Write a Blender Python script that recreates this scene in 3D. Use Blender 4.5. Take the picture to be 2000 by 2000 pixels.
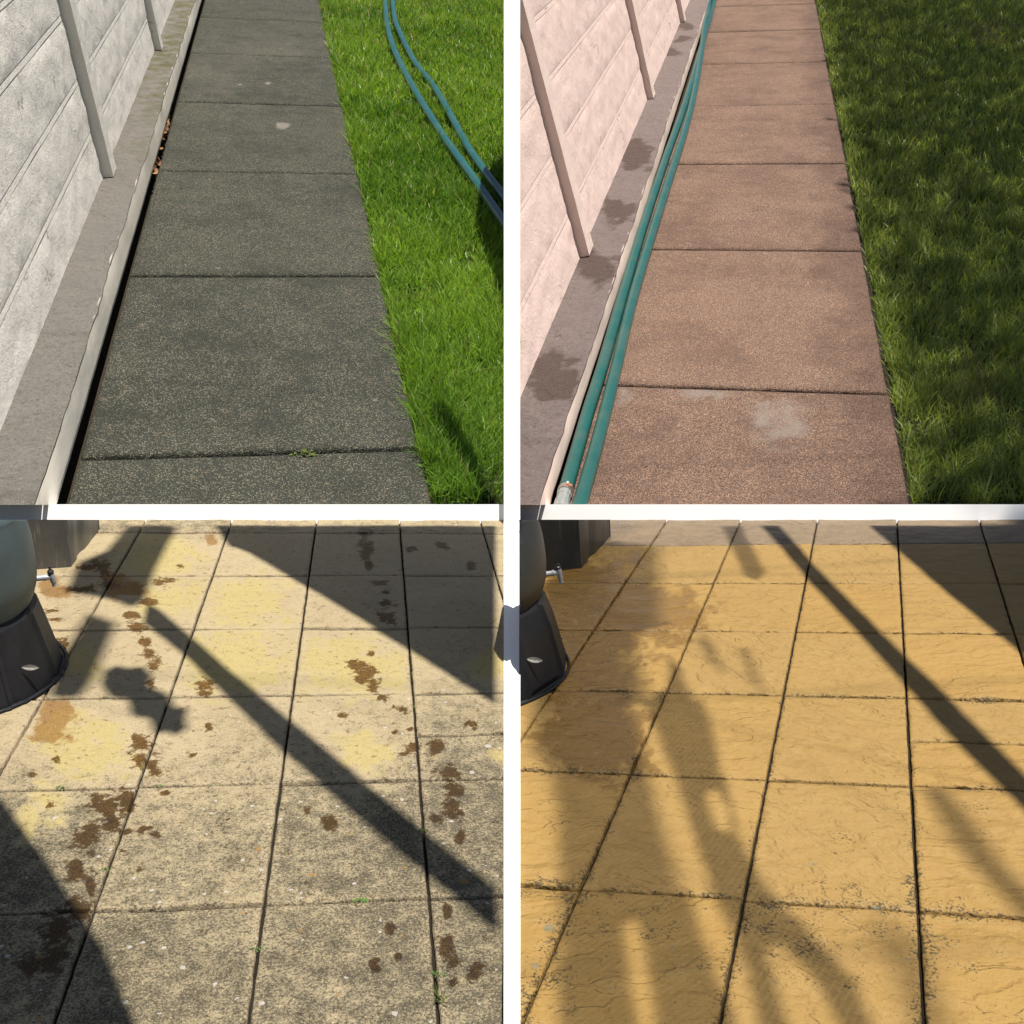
import bpy, bmesh, math, random
import numpy as np
from mathutils import Matrix, Vector

random.seed(7)
rng = np.random.default_rng(11)
for o in list(bpy.data.objects):
    bpy.data.objects.remove(o)
scene = bpy.context.scene
col = scene.collection

# ------------------------------------------------------------------ camera
F = 2200.0                                  # focal length in pixels of a 2000 px wide picture
PITCH = math.radians(15.5)
CAM = np.array([0.0, 0.0, 1.25])
cam = bpy.data.cameras.new('camera'); cam_o = bpy.data.objects.new('camera', cam); col.objects.link(cam_o)
cam.sensor_width = 36.0; cam.lens = F / 2000 * 36.0; cam.clip_end = 3000; cam.clip_start = 0.02
cam_o.location = CAM; cam_o.rotation_euler = (math.pi / 2 - PITCH, 0, 0)
scene.camera = cam_o
# view axes in the world: right, down, forward
AX = np.array([[1, 0, 0], [0, -math.sin(PITCH), -math.cos(PITCH)], [0, math.cos(PITCH), -math.sin(PITCH)]]).T
def to_world(c): return AX @ np.asarray(c, float) + CAM
def to_view(w): return AX.T @ (np.asarray(w, float) - CAM)

# ------------------------------------------------------------------ light
SUN_VIEW = np.array([0.17, -0.895, -0.41]); SUN_VIEW /= np.linalg.norm(SUN_VIEW)
SUN = AX @ SUN_VIEW                         # direction towards the sun, world
world = bpy.data.worlds.new('World'); scene.world = world; world.use_nodes = True
wn = world.node_tree; sky = wn.nodes.new('ShaderNodeTexSky'); sky.sky_type = 'NISHITA'; sky.sun_disc = False
sky.sun_elevation = math.asin(SUN[2]); sky.sun_rotation = math.atan2(SUN[0], SUN[1])
wn.links.new(sky.outputs[0], wn.nodes['Background'].inputs[0]); wn.nodes['Background'].inputs[1].default_value = 0.05
sl = bpy.data.lights.new('sun', 'SUN'); sl.energy = 5.0; sl.angle = math.radians(0.53); sl.color = (1.0, 0.94, 0.85)
so = bpy.data.objects.new('sun', sl); col.objects.link(so)
so.rotation_euler = Vector(SUN).to_track_quat('Z', 'Y').to_euler(); so.location = (3, -3, 8)
vs = scene.view_settings; vs.view_transform = 'Standard'; vs.look = 'None'; vs.gamma = 1; vs.use_curve_mapping = False
vs.exposure = 0.75

# ------------------------------------------------------------------ helpers: noise
def _h(ix, iy, s):
    n = (ix.astype(np.int64) * 374761393 + iy.astype(np.int64) * 668265263 + s * 974711) & 0x7fffffff
    n = ((n ^ (n >> 13)) * 1274126177) & 0x7fffffff
    return ((n ^ (n >> 16)) & 0xffff) / 65535.0
def noise(x, y, s=0):
    x = np.asarray(x, float); y = np.asarray(y, float)
    ix = np.floor(x); iy = np.floor(y); fx = x - ix; fy = y - iy
    fx = fx * fx * (3 - 2 * fx); fy = fy * fy * (3 - 2 * fy)
    a = _h(ix, iy, s); b = _h(ix + 1, iy, s); c = _h(ix, iy + 1, s); d = _h(ix + 1, iy + 1, s)
    return (a + (b - a) * fx) * (1 - fy) + (c + (d - c) * fx) * fy
def fbm(x, y, s=0, o=4):
    r = 0; a = 0.5
    for i in range(o):
        r = r + a * noise(x, y, s + i * 17); x = np.asarray(x) * 2.03 + 5.1; y = np.asarray(y) * 2.03 + 9.7; a *= 0.5
    return r / (1 - 0.5 ** o)

# ------------------------------------------------------------------ helpers: materials
def mat(name, rough=0.8, spec=0.3):
    m = bpy.data.materials.new(name); m.use_nodes = True
    b = m.node_tree.nodes['Principled BSDF']; b.inputs['Roughness'].default_value = rough
    b.inputs['Specular IOR Level'].default_value = spec
    return m, m.node_tree, b
def N(nt, t, ins=None, **props):
    n = nt.nodes.new('ShaderNode' + t)
    for k_, v in props.items(): setattr(n, k_, v)
    for k_, v in (ins or {}).items():
        s = n.inputs[k_]
        if isinstance(v, bpy.types.NodeSocket): nt.links.new(v, s)
        else: s.default_value = v
    return n
def math_(nt, op, a, b=0.0, c=0.0, clamp=False):
    return N(nt, 'Math', {0: a, 1: b, 2: c}, operation=op, use_clamp=clamp).outputs[0]
def mix(nt, fac, a, b, bt='MIX'):
    n = N(nt, 'Mix', None, data_type='RGBA', blend_type=bt)
    for i, v in ((0, fac), (6, a), (7, b)):
        if isinstance(v, bpy.types.NodeSocket): nt.links.new(v, n.inputs[i])
        else: n.inputs[i].default_value = v if i == 0 else (*v, 1) if len(v) == 3 else v
    return n.outputs[2]
def sstep(nt, v, lo, hi):
    return N(nt, 'MapRange', {'Value': v, 'From Min': lo, 'From Max': hi}, interpolation_type='SMOOTHSTEP').outputs[0]
def nz(nt, vec, scale, detail=3, rough=0.55, dist=0.0):
    return N(nt, 'TexNoise', {'Vector': vec, 'Scale': scale, 'Detail': detail, 'Roughness': rough, 'Distortion': dist}).outputs[0]
def vor(nt, vec, scale, feature='F1', rnd=1.0):
    return N(nt, 'TexVoronoi', {'Vector': vec, 'Scale': scale, 'Randomness': rnd}, feature=feature)
def pos(nt):
    """object coordinates shifted by the object's place, so that alike pieces do not repeat"""
    tc = N(nt, 'TexCoord').outputs['Object']; oi = N(nt, 'ObjectInfo').outputs['Location']
    return N(nt, 'VectorMath', {0: tc, 1: oi}, operation='ADD').outputs[0]
def bump(nt, b, h, strength=0.5, dist=0.01, prev=None):
    ins = {'Strength': strength, 'Distance': dist, 'Height': h}
    if prev is not None: ins['Normal'] = prev
    n = N(nt, 'Bump', ins).outputs[0]
    nt.links.new(n, b.inputs['Normal']); return n
def attr(nt, name): return N(nt, 'Attribute', attribute_name=name).outputs['Fac']
def simple(name, c, rough=0.6, spec=0.4, var=0.25, scale=20, metal=0.0, bmp=0.0):
    m, nt, b = mat(name, rough, spec); p = pos(nt); f = nz(nt, p, scale, 5)
    b.inputs['Metallic'].default_value = metal
    nt.links.new(mix(nt, f, tuple(x * (1 - var) for x in c), tuple(x * (1 + var) for x in c)), b.inputs['Base Color'])
    if bmp: bump(nt, b, nz(nt, p, scale * 4, 4), bmp, 0.01)
    return m

# ------------------------------------------------------------------ helpers: plots (four pieces of ground, each a rigid place of its own)
K = 1000 / 1932.0
class Plot:
    def __init__(s, W, L, R, t, o, skew=0.0):
        s.W, s.L, s.R, s.t, s.o, s.skew = W, L, np.array(R), np.array(t), o, skew
        A = np.eye(4); A[:3, :3] = AX @ s.R; A[:3, 3] = to_world(s.t); s.M = Matrix(A.tolist())
    def hit(s, x, y, n=(0, 0, 1), c=0.0):
        d = np.array([(x * K + s.o[0] - 1000) / F, (y * K + s.o[1] - 1000) / F, 1.0])
        dl = s.R.T @ d; ol = -s.R.T @ s.t; n = np.array(n, float)
        return ol + (c - n @ ol) / (n @ dl) * dl
    def pix(s, P):
        X = np.asarray(P) @ s.R.T + s.t
        p = X[:, :2] / X[:, 2:] * F + 1000
        return (p - np.array(s.o)) / K
    def view(s, P): return np.asarray(P) @ s.R.T + s.t
    def dirl(s, v): return s.R.T @ np.asarray(v, float)       # view direction to local
    def plane(s, n, c):                                       # view-space plane n.X=c -> local (point, normal)
        n = np.array(n, float); p = n * c / (n @ n)
        return s.R.T @ (p - s.t), s.R.T @ n
P1 = Plot(1.12, 1.6156, [[0.98144, -0.17902, 0.06877], [-0.03947, -0.53945, -0.84109], [0.18767, 0.82277, -0.5365]], [-1.41448, -0.17911, 3.67704], (0, 0))
P2 = Plot(1.2402, 1.79151, [[0.97921, 0.19456, -0.05747], [0.0546, -0.52559, -0.84898], [-0.19538, 0.82819, -0.52528]], [0.37354, -0.56848, 4.97278], (1000, 0))
P3 = Plot(.25, .3387, [[0.99178, -0.11932, 0.04625], [0.00628, -0.31553, -0.94889], [0.12782, 0.94138, -0.31219]], [-0.8724, 0.59332, 1.64806], (0, 1000))
P4 = Plot(.25145, .38402, [[0.97389, 0.21591, -0.0702], [-0.01341, -0.25395, -0.96712], [-0.22664, 0.94281, -0.24443]], [-0.13766, 0.59669, 1.82690], (1000, 1000), math.tan(math.radians(5)))
# the boundaries where the plots meet: keep the side the normal points to
P1.cuts = [P1.plane((-1, 0, 0), 0.004), P1.plane((0, -1, -14 / F), 0.0)]
P2.cuts = [P2.plane((1, 0, 0), 0.004), P2.plane((0, -1, -14 / F), 0.0)]
P3.cuts = [P3.plane((-1, 0, 0), 0.004), P3.plane((0, 1, 0), 0.006)]
P4.cuts = [P4.plane((1, 0, 0), 0.004), P4.plane((0, 1, 0), 0.006)]

# ------------------------------------------------------------------ helpers: objects
ORG = {}
def link(o, plot=None, parent=None, org=(0, 0, 0)):
    col.objects.link(o); org = np.array(org, float); ORG[o] = org
    if parent is not None:
        o.parent = parent; o.location = Vector(org - ORG[parent])
    elif plot is not None:
        o.matrix_world = plot.M @ Matrix.Translation(Vector(org))
    return o
def tag(o, label=None, cat=None, group=None, kind=None):
    if label: o['label'] = label
    if cat: o['category'] = cat
    if group: o['group'] = group
    if kind: o['kind'] = kind
    return o
def empty(name, plot, org, parent=None):
    o = bpy.data.objects.new(name, None); o.empty_display_size = 0.05
    return link(o, plot, parent, org)
def mesh_obj(name, V, Fc, m, plot=None, parent=None, org=None, attrs=None, smooth=False, cuts=None, cap=False):
    V = np.asarray(V, float)
    if org is None: org = (0, 0, 0)
    me = bpy.data.meshes.new(name)
    me.from_pydata((V - np.array(org)).tolist(), [], Fc if isinstance(Fc, list) else Fc.tolist())
    for an, av in (attrs or {}).items():
        a = me.attributes.new(an, 'FLOAT', 'POINT'); a.data.foreach_set('value', np.asarray(av, np.float32))
    if cuts or smooth:
        bm = bmesh.new(); bm.from_mesh(me)
        for co, no in (cuts or []):
            r = bmesh.ops.bisect_plane(bm, geom=bm.verts[:] + bm.edges[:] + bm.faces[:], dist=1e-6, plane_co=Vector(np.array(co) - np.array(org)), plane_no=Vector(no), clear_inner=True)
            if cap:
                ed = [e for e in r['geom_cut'] if isinstance(e, bmesh.types.BMEdge)]
                if ed:
                    try: bmesh.ops.edgeloop_fill(bm, edges=ed)
                    except Exception: pass
        if smooth:
            for f in bm.faces: f.smooth = True
        bm.to_mesh(me); bm.free()
    if m is not None: me.materials.append(m)
    if len(me.vertices) == 0: bpy.data.meshes.remove(me); return None
    o = bpy.data.objects.new(name, me)
    return link(o, plot, parent, org)
def box_vf(lo, hi, f=None):
    V = np.array([[x, y, z] for x in (lo[0], hi[0]) for y in (lo[1], hi[1]) for z in (lo[2], hi[2])], float)
    Fc = [[0, 1, 3, 2], [4, 6, 7, 5], [0, 4, 5, 1], [2, 3, 7, 6], [0, 2, 6, 4], [1, 5, 7, 3]]
    return V, Fc
def bevel(o, w=0.004, seg=2):
    md = o.modifiers.new('bevel', 'BEVEL'); md.width = w; md.segments = seg; md.limit_method = 'ANGLE'; return o
def slab_vf(u0, u1, v0, v1, th, nu, nv, e, relief, seed, skew=0.0, jit=0.5):
    us = np.concatenate([[u0], np.linspace(u0 + e, u1 - e, nu), [u1]]); vv = np.concatenate([[v0], np.linspace(v0 + e, v1 - e, nv), [v1]])
    U, Vv = np.meshgrid(us, vv, indexing='ij'); a, b = U.shape
    h = relief(U, Vv)
    edge = np.zeros_like(h); edge[0, :] = edge[-1, :] = edge[:, 0] = edge[:, -1] = 1
    h = h - edge * e * (0.55 + 0.6 * noise(U / e / 4, Vv / e / 4, seed))
    # chipped, wavy edge
    q = e * jit
    U2 = U.copy(); V2 = Vv.copy()
    U2[0] += q * fbm(Vv[0] / e / 6, 0 * Vv[0], seed + 1); U2[-1] -= q * fbm(Vv[-1] / e / 6, 0 * Vv[-1], seed + 2)
    V2[:, 0] += q * fbm(U[:, 0] / e / 6, 0 * U[:, 0], seed + 3); V2[:, -1] -= q * fbm(U[:, -1] / e / 6, 0 * U[:, -1], seed + 4)
    U2 = U2 + skew * V2
    V = np.stack([U2, V2, h], -1).reshape(-1, 3); idx = np.arange(a * b).reshape(a, b)
    Fq = np.stack([idx[:-1, :-1], idx[1:, :-1], idx[1:, 1:], idx[:-1, 1:]], -1).reshape(-1, 4).tolist()
    ring = np.concatenate([idx[:, 0], idx[-1, 1:], idx[::-1, -1][1:], idx[0, ::-1][1:-1]])
    low = V[ring].copy(); low[:, 2] = -th; n0 = len(V); V = np.vstack([V, low]); r = len(ring)
    for i in range(r):
        j = (i + 1) % r; Fq.append([ring[j], ring[i], n0 + i, n0 + j])
    return V, Fq
def tube_vf(pts, rad, seg=14, close=False):
    pts = np.asarray(pts, float); n = len(pts); rad = np.broadcast_to(rad, (n,))
    T = np.gradient(pts, axis=0); T /= np.linalg.norm(T, axis=1)[:, None]
    V = []; ref = np.array([0, 0, 1.0])
    if abs(T[0] @ ref) > 0.9: ref = np.array([1.0, 0, 0])
    for i in range(n):
        a = np.cross(T[i], ref); a /= np.linalg.norm(a); b = np.cross(a, T[i]); ref = b
        for k_ in range(seg):
            t = 2 * math.pi * k_ / seg; V.append(pts[i] + rad[i] * (a * math.cos(t) + b * math.sin(t)))
    Fc = [[i * seg + k_, i * seg + (k_ + 1) % seg, (i + 1) * seg + (k_ + 1) % seg, (i + 1) * seg + k_] for i in range(n - 1) for k_ in range(seg)]
    Fc.append([k_ for k_ in range(seg)][::-1]); Fc.append([(n - 1) * seg + k_ for k_ in range(seg)])
    return np.array(V), Fc
def spline(P, n=80):
    P = np.asarray(P, float); P = np.vstack([2 * P[0] - P[1], P, 2 * P[-1] - P[-2]]); out = []
    m = len(P) - 3
    for q in np.linspace(0, m - 1e-6, n):
        i = int(q); t = q - i; a, b, c, d = P[i:i + 4]
        out.append(0.5 * (2 * b + (c - a) * t + (2 * a - 5 * b + 4 * c - d) * t * t + (3 * b - a - 3 * c + d) * t ** 3))
    return np.array(out)
def lathe_vf(prof, c, seg=56, sq=None):
    prof = np.asarray(prof, float); n = len(prof); V = []
    for r, z in prof:
        for k_ in range(seg):
            t = 2 * math.pi * k_ / seg; q = r * (sq(t, z) if sq else 1)
            V.append([c[0] + q * math.cos(t), c[1] + q * math.sin(t), c[2] + z])
    Fc = [[i * seg + k_, i * seg + (k_ + 1) % seg, (i + 1) * seg + (k_ + 1) % seg, (i + 1) * seg + k_] for i in range(n - 1) for k_ in range(seg)]
    Fc.append([k_ for k_ in range(seg)][::-1]); Fc.append([(n - 1) * seg + k_ for k_ in range(seg)])
    return np.array(V), Fc

# ------------------------------------------------------------------ materials
m_soil = simple('soil', (0.035, 0.026, 0.017), 0.95, 0.1, 0.5, 40, bmp=0.6)
m_mortar = simple('joint_bed', (0.022, 0.018, 0.013), 0.95, 0.1, 0.5, 120, bmp=0.5)
m_white = simple('white_gloss_paint', (0.9, 0.9, 0.9), 0.45, 0.4, 0.01, 8)
m_added_brown = simple('added_brown', (0.10, 0.065, 0.04), 0.8, 0.2, 0.4, 30)
m_added_grey = simple('added_grey', (0.06, 0.06, 0.055), 0.9, 0.1, 0.2, 30)

def path_mat(name, dark, mid, light, frac, patch, scale):
    m, nt, b = mat(name, 0.85, 0.25); p = pos(nt)
    v = vor(nt, p, scale); d = v.outputs['Distance']; c = v.outputs['Color']
    sep = N(nt, 'SeparateColor', {0: c}); r1, r2, r3 = sep.outputs
    v2 = vor(nt, p, scale * 2.3); r4 = N(nt, 'SeparateColor', {0: v2.outputs['Color']}).outputs[1]
    big = math_(nt, 'ADD', nz(nt, p, 2.2, 6, 0.66, 0.4), math_(nt, 'MULTIPLY', math_(nt, 'SUBTRACT', N(nt, 'ObjectInfo').outputs['Random'], 0.5), 0.12)); med = nz(nt, p, 9, 5, 0.65); fine = nz(nt, p, 160, 2)
    base = mix(nt, sstep(nt, big, 0.3, 0.75), dark, mid)
    base = mix(nt, math_(nt, 'MULTIPLY', sstep(nt, med, 0.5, 0.75), 0.55), base, patch)
    base = mix(nt, math_(nt, 'MULTIPLY', attr(nt, 'worn'), sstep(nt, nz(nt, p, 7, 5, 0.7), 0.25, 0.7)), base, patch)
    peb = mix(nt, r2, light, tuple(x * y for x, y in zip(light, (1.10, 0.86, 0.66))))
    pebm = math_(nt, 'MULTIPLY', math_(nt, 'GREATER_THAN', r1, 1 - frac), math_(nt, 'SUBTRACT', 1.0, sstep(nt, d, 0.35, 0.62)))
    pebm = math_(nt, 'MULTIPLY', pebm, sstep(nt, math_(nt, 'ADD', med, big), 0.55, 1.15))
    colr = mix(nt, pebm, base, peb)
    colr = mix(nt, math_(nt, 'MULTIPLY', math_(nt, 'GREATER_THAN', r4, 0.55), 0.5), colr, (0, 0, 0))
    colr = mix(nt, math_(nt, 'MULTIPLY', sstep(nt, d, 0.45, 0.75), 0.5), colr, (0.006, 0.006, 0.005))
    # pale lichen and droppings, each with a shape of its own
    lv = vor(nt, N(nt, 'VectorMath', {0: p, 1: N(nt, 'VectorMath', {0: N(nt, 'TexNoise', {'Vector': p, 'Scale': 30.0}).outputs['Color'], 'Scale': 0.02}, operation='SCALE').outputs[0]}, operation='ADD').outputs[0], 5.5)
    lr = N(nt, 'SeparateColor', {0: lv.outputs['Color']}).outputs[0]
    lm = math_(nt, 'LESS_THAN', lv.outputs['Distance'], math_(nt, 'MULTIPLY', math_(nt, 'SUBTRACT', lr, 0.72), 0.32))
    colr = mix(nt, math_(nt, 'MULTIPLY', lm, 0.45), colr, (0.20, 0.185, 0.15))
    wet = attr(nt, 'damp')
    colr = mix(nt, math_(nt, 'MULTIPLY', sstep(nt, math_(nt, 'ADD', wet, math_(nt, 'SUBTRACT', nz(nt, p, 5, 5, 0.6), 0.5)), 0.3, 0.75), 0.5), colr, mix(nt, 1.0, colr, (0.45, 0.40, 0.38), 'MULTIPLY'))
    pale = attr(nt, 'pale')
    colr = mix(nt, math_(nt, 'MULTIPLY', sstep(nt, math_(nt, 'ADD', pale, math_(nt, 'SUBTRACT', nz(nt, p, 14, 5, 0.7), 0.5)), 0.35, 1.15), 0.6), colr, (0.21, 0.185, 0.16))
    nt.links.new(colr, b.inputs['Base Color'])
    n1 = bump(nt, b, math_(nt, 'MULTIPLY', math_(nt, 'SUBTRACT', 1.0, d), 1.0), 0.7, 0.005)
    bump(nt, b, nz(nt, p, 30, 5), 0.35, 0.02, n1)
    return m
m_path1 = path_mat('weathered_aggregate', (0.033, 0.036, 0.027), (0.053, 0.057, 0.043), (0.19, 0.19, 0.15), 0.34, (0.085, 0.080, 0.064), 200)
m_path2 = path_mat('cleaned_aggregate', (0.150, 0.090, 0.066), (0.215, 0.135, 0.100), (0.36, 0.255, 0.185), 0.45, (0.215, 0.14, 0.105), 210)

def wall_mat(name, c, dirt, green=0.0, amt=0.6, bs=1.0):
    m, nt, b = mat(name, 0.85, 0.2); p = pos(nt)
    big = nz(nt, p, 3, 5, 0.6); med = nz(nt, p, 14, 6, 0.65)
    mp = N(nt, 'Mapping', {'Vector': p, 'Scale': (1, 1.0, 0.55)}).outputs[0]
    streak = nz(nt, mp, 60, 5, 0.75)
    cc = mix(nt, big, tuple(x * 0.94 for x in c), tuple(x * 1.05 for x in c))
    cc = mix(nt, math_(nt, 'MULTIPLY', sstep(nt, streak, 0.55, 0.66), math_(nt, 'MULTIPLY', sstep(nt, med, 0.42, 0.6), amt)), cc, dirt)
    if green: cc = mix(nt, math_(nt, 'MULTIPLY', sstep(nt, nz(nt, p, 4, 5, 0.6), 0.5, 0.72), green), cc, (0.16, 0.17, 0.07))
    cr = vor(nt, N(nt, 'VectorMath', {0: p, 1: N(nt, 'VectorMath', {0: N(nt, 'TexNoise', {'Vector': p, 'Scale': 6.0, 'Detail': 4.0}).outputs['Color'], 'Scale': 0.35}, operation='SCALE').outputs[0]}, operation='ADD').outputs[0], 1.3, 'DISTANCE_TO_EDGE')
    cm = math_(nt, 'MULTIPLY', math_(nt, 'LESS_THAN', cr.outputs['Distance'], 0.004), sstep(nt, nz(nt, p, 1.7, 2), 0.52, 0.6))
    cc = mix(nt, math_(nt, 'MULTIPLY', cm, 0.75), cc, tuple(x * 0.25 for x in c))
    nt.links.new(cc, b.inputs['Base Color'])
    n1 = bump(nt, b, med, 0.5 * bs, 0.03); n2 = bump(nt, b, streak, 0.6 * bs, 0.010, n1)
    bump(nt, b, nz(nt, p, 150, 3, 0.6), 0.5, 0.004, n2)
    return m
m_wall1 = wall_mat('grey_white_render', (0.70, 0.66, 0.61), (0.44, 0.41, 0.37), amt=0.30, bs=0.45)
m_post1 = wall_mat('grey_white_post_paint', (0.66, 0.625, 0.575), (0.5, 0.47, 0.43), amt=0.2, bs=0.35); m_post2 = wall_mat('pinkish_post_paint', (0.68, 0.54, 0.48), (0.5, 0.38, 0.33), amt=0.2, bs=0.35)
m_wall2 = wall_mat('pinkish_render', (0.68, 0.525, 0.47), (0.54, 0.40, 0.35), amt=0.4, bs=0.5)
def plinth_mat(name, c, dirt, damp_c):
    m, nt, b = mat(name, 0.9, 0.15); p = pos(nt)
    big = nz(nt, p, 6, 7, 0.7); fine = nz(nt, p, 48, 6, 0.75)
    cc = mix(nt, big, tuple(x * 0.8 for x in c), tuple(x * 1.2 for x in c))
    cc = mix(nt, math_(nt, 'MULTIPLY', sstep(nt, fine, 0.5, 0.66), 0.6), cc, dirt)
    cc = mix(nt, sstep(nt, math_(nt, 'ADD', attr(nt, 'damp'), math_(nt, 'MULTIPLY', math_(nt, 'SUBTRACT', nz(nt, p, 8, 6, 0.7), 0.5), 1.1)), 0.14, 0.42), cc, damp_c)
    cc = mix(nt, math_(nt, 'MULTIPLY', attr(nt, 'moss'), sstep(nt, nz(nt, p, 9, 5, 0.65), 0.35, 0.65)), cc, (0.11, 0.105, 0.045))
    nt.links.new(cc, b.inputs['Base Color'])
    n1 = bump(nt, b, fine, 1.0, 0.03); bump(nt, b, nz(nt, p, 14, 5), 0.8, 0.05, n1); return m
m_ledge1 = plinth_mat('grey_cement_ledge', (0.215, 0.202, 0.180), (0.13, 0.12, 0.105), (0.12, 0.11, 0.095))
m_ledge2 = plinth_mat('pinkish_cement_ledge', (0.215, 0.170, 0.158), (0.135, 0.104, 0.096), (0.115, 0.082, 0.071))
def kerb_mat(name, c):
    m, nt, b = mat(name, 0.75, 0.25); p = pos(nt)
    cc = mix(nt, nz(nt, p, 5, 5, 0.6), tuple(x * 0.88 for x in c), tuple(x * 1.1 for x in c))
    z = attr(nt, 'low')
    chip = sstep(nt, math_(nt, 'ADD', nz(nt, p, 22, 6, 0.75), math_(nt, 'MULTIPLY', math_(nt, 'POWER', z, 3.0), 0.2)), 0.72, 0.76)
    cc = mix(nt, chip, cc, (0.075, 0.072, 0.05))
    cc = mix(nt, math_(nt, 'MULTIPLY', sstep(nt, nz(nt, p, 60, 4, 0.7), 0.58, 0.7), 0.12), cc, tuple(x * 0.5 for x in c))
    nt.links.new(cc, b.inputs['Base Color']); n1 = bump(nt, b, chip, -0.5, 0.006); bump(nt, b, nz(nt, p, 30, 5), 0.18, 0.008, n1); return m
m_kerb1 = kerb_mat('white_kerb_paint', (0.74, 0.69, 0.60)); m_kerb2 = kerb_mat('pink_white_kerb_paint', (0.80, 0.62, 0.53))
m_bead = wall_mat('white_plaster_smear', (0.40, 0.375, 0.345), (0.3, 0.28, 0.25))

def grass_mat(name):
    m = bpy.data.materials.new(name); m.use_nodes = True; nt = m.node_tree
    b = nt.nodes['Principled BSDF']; out = nt.nodes['Material Output']
    c = N(nt, 'Attribute', attribute_name='gcol').outputs['Color']
    nt.links.new(c, b.inputs['Base Color']); b.inputs['Roughness'].default_value = 0.42; b.inputs['Specular IOR Level'].default_value = 0.35
    tr = N(nt, 'BsdfTranslucent', {'Color': mix(nt, 1.0, c, (1.25, 1.25, 0.5), 'MULTIPLY')}).outputs[0]
    nt.links.new(N(nt, 'MixShader', {0: 0.38, 1: b.outputs[0], 2: tr}).outputs[0], out.inputs[0]); return m
m_grass = grass_mat('grass_blades')
m_lawn = simple('lawn_soil', (0.022, 0.028, 0.010), 0.95, 0.1, 0.6, 25, bmp=0.6)

# ------------------------------------------------------------------ the ground far around, and the banks that carry the plots
def bank(name, plot, poly, top, m, z0=-0.02):
    """a solid body of earth under a plot: top follows the plot, sides drop to the level ground"""
    A = np.array(plot.M); V = []
    bm = bmesh.new(); vs_ = [bm.verts.new((u, v, top)) for u, v in poly]; bm.faces.new(vs_)
    for co, no in plot.cuts:
        bmesh.ops.bisect_plane(bm, geom=bm.verts[:] + bm.edges[:] + bm.faces[:], dist=1e-6, plane_co=Vector(co), plane_no=Vector(no), clear_inner=True)
    bm.faces.ensure_lookup_table(); f = bm.faces[0]; loc = [v.co.copy() for v in f.verts]; bm.free()
    Wd = [plot.M @ v for v in loc]; inv = plot.M.inverted(); n = len(Wd)
    low = [inv @ Vector((w.x, w.y, z0)) for w in Wd]
    V = [list(v) for v in loc] + [list(v) for v in low]
    Fc = [list(range(n)), list(range(n, 2 * n))[::-1]] + [[(i + 1) % n, i, n + i, n + (i + 1) % n] for i in range(n)]
    o = mesh_obj(name, V, Fc, m, plot); o['kind'] = 'structure'; return o
g_v = [[-400, -400, 0], [400, -400, 0], [400, 400, 0], [-400, 400, 0]]
m_field = simple('rough_field', (0.045, 0.06, 0.022), 0.95, 0.1, 0.5, 0.6, bmp=0.3)
tag(mesh_obj('ground', g_v, [[0, 1, 2, 3]], m_field), kind='structure')

# ------------------------------------------------------------------ white dividers standing in for the gaps between the four views
VIEWM = Matrix([[*AX[0], CAM[0]], [*AX[1], CAM[1]], [*AX[2], CAM[2]], [0, 0, 0, 1]])
def view_obj(name, V, Fc, m):
    """mesh given in view coordinates, set down in the world with its origin at its foot"""
    W_ = np.array([to_world(v) for v in V]); o_ = W_[np.argmin(W_[:, 2])]
    o = mesh_obj(name, W_, Fc, m, None, None, org=o_); o.location = Vector(o_); return o
def plot_z(plot, xr, yr):
    n = plot.R[:, 2]; return (n @ plot.t) / (n @ np.array([xr, yr, 1.0]))
KR = 15 / F
def kerb(lower, upper, sgn, label):
    """low white riser standing in for the gap between a lower and an upper view"""
    rs = np.linspace(0.0, 0.66, 12) * sgn; V = []
    for xr in rs:
        z0 = plot_z(lower, xr, KR) - 0.004; z1 = max(plot_z(upper, xr, -KR) + 0.01, z0 + 0.03)
        for z, y in ((z0, KR * z0 + 0.05), (z0, -KR * z0), (z1, -KR * z1), (z1, KR * z1 + 0.05)): V.append([xr * z0, y, z])
    n = len(rs); Fc = [[i * 4 + c_, i * 4 + (c_ + 1) % 4, i * 4 + 4 + (c_ + 1) % 4, i * 4 + 4 + c_] for i in range(n - 1) for c_ in range(4)] + [[3, 2, 1, 0], [n * 4 - 4, n * 4 - 3, n * 4 - 2, n * 4 - 1]]
    tag(view_obj('white_divider', V, Fc, m_white), label, 'kerb', 'white dividers behind the patios')
kerb(P3, P1, -1, 'white divider between the views of the lichened patio and the dark path'); kerb(P4, P2, 1, 'white divider between the views of the ochre patio and the brown path')
def post(z, ytop, ybot, label, hw=16 / F):  # upright divider filling the gap between the two path views
    w = hw * z; V = []
    for y in (ybot, ytop):
        for x, zz in ((-w, z), (w, z), (w * 0.98, z + 2 * w), (-w * 0.98, z + 2 * w)): V.append([x, y, zz])
    cap = [0, ytop - w * 0.8, z + w]; V.append(cap)
    Fc = [[0, 1, 5, 4], [1, 2, 6, 5], [2, 3, 7, 6], [3, 0, 4, 7], [3, 2, 1, 0], [4, 5, 8], [5, 6, 8], [6, 7, 8], [7, 4, 8]]
    tag(view_obj('white_divider_post', V, Fc, m_white), label, 'post', 'white dividers where the plots meet')
post(3.46, -0.52 * 3.46, 0.16, 'tall slim white divider between the views of the two paths')
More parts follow.
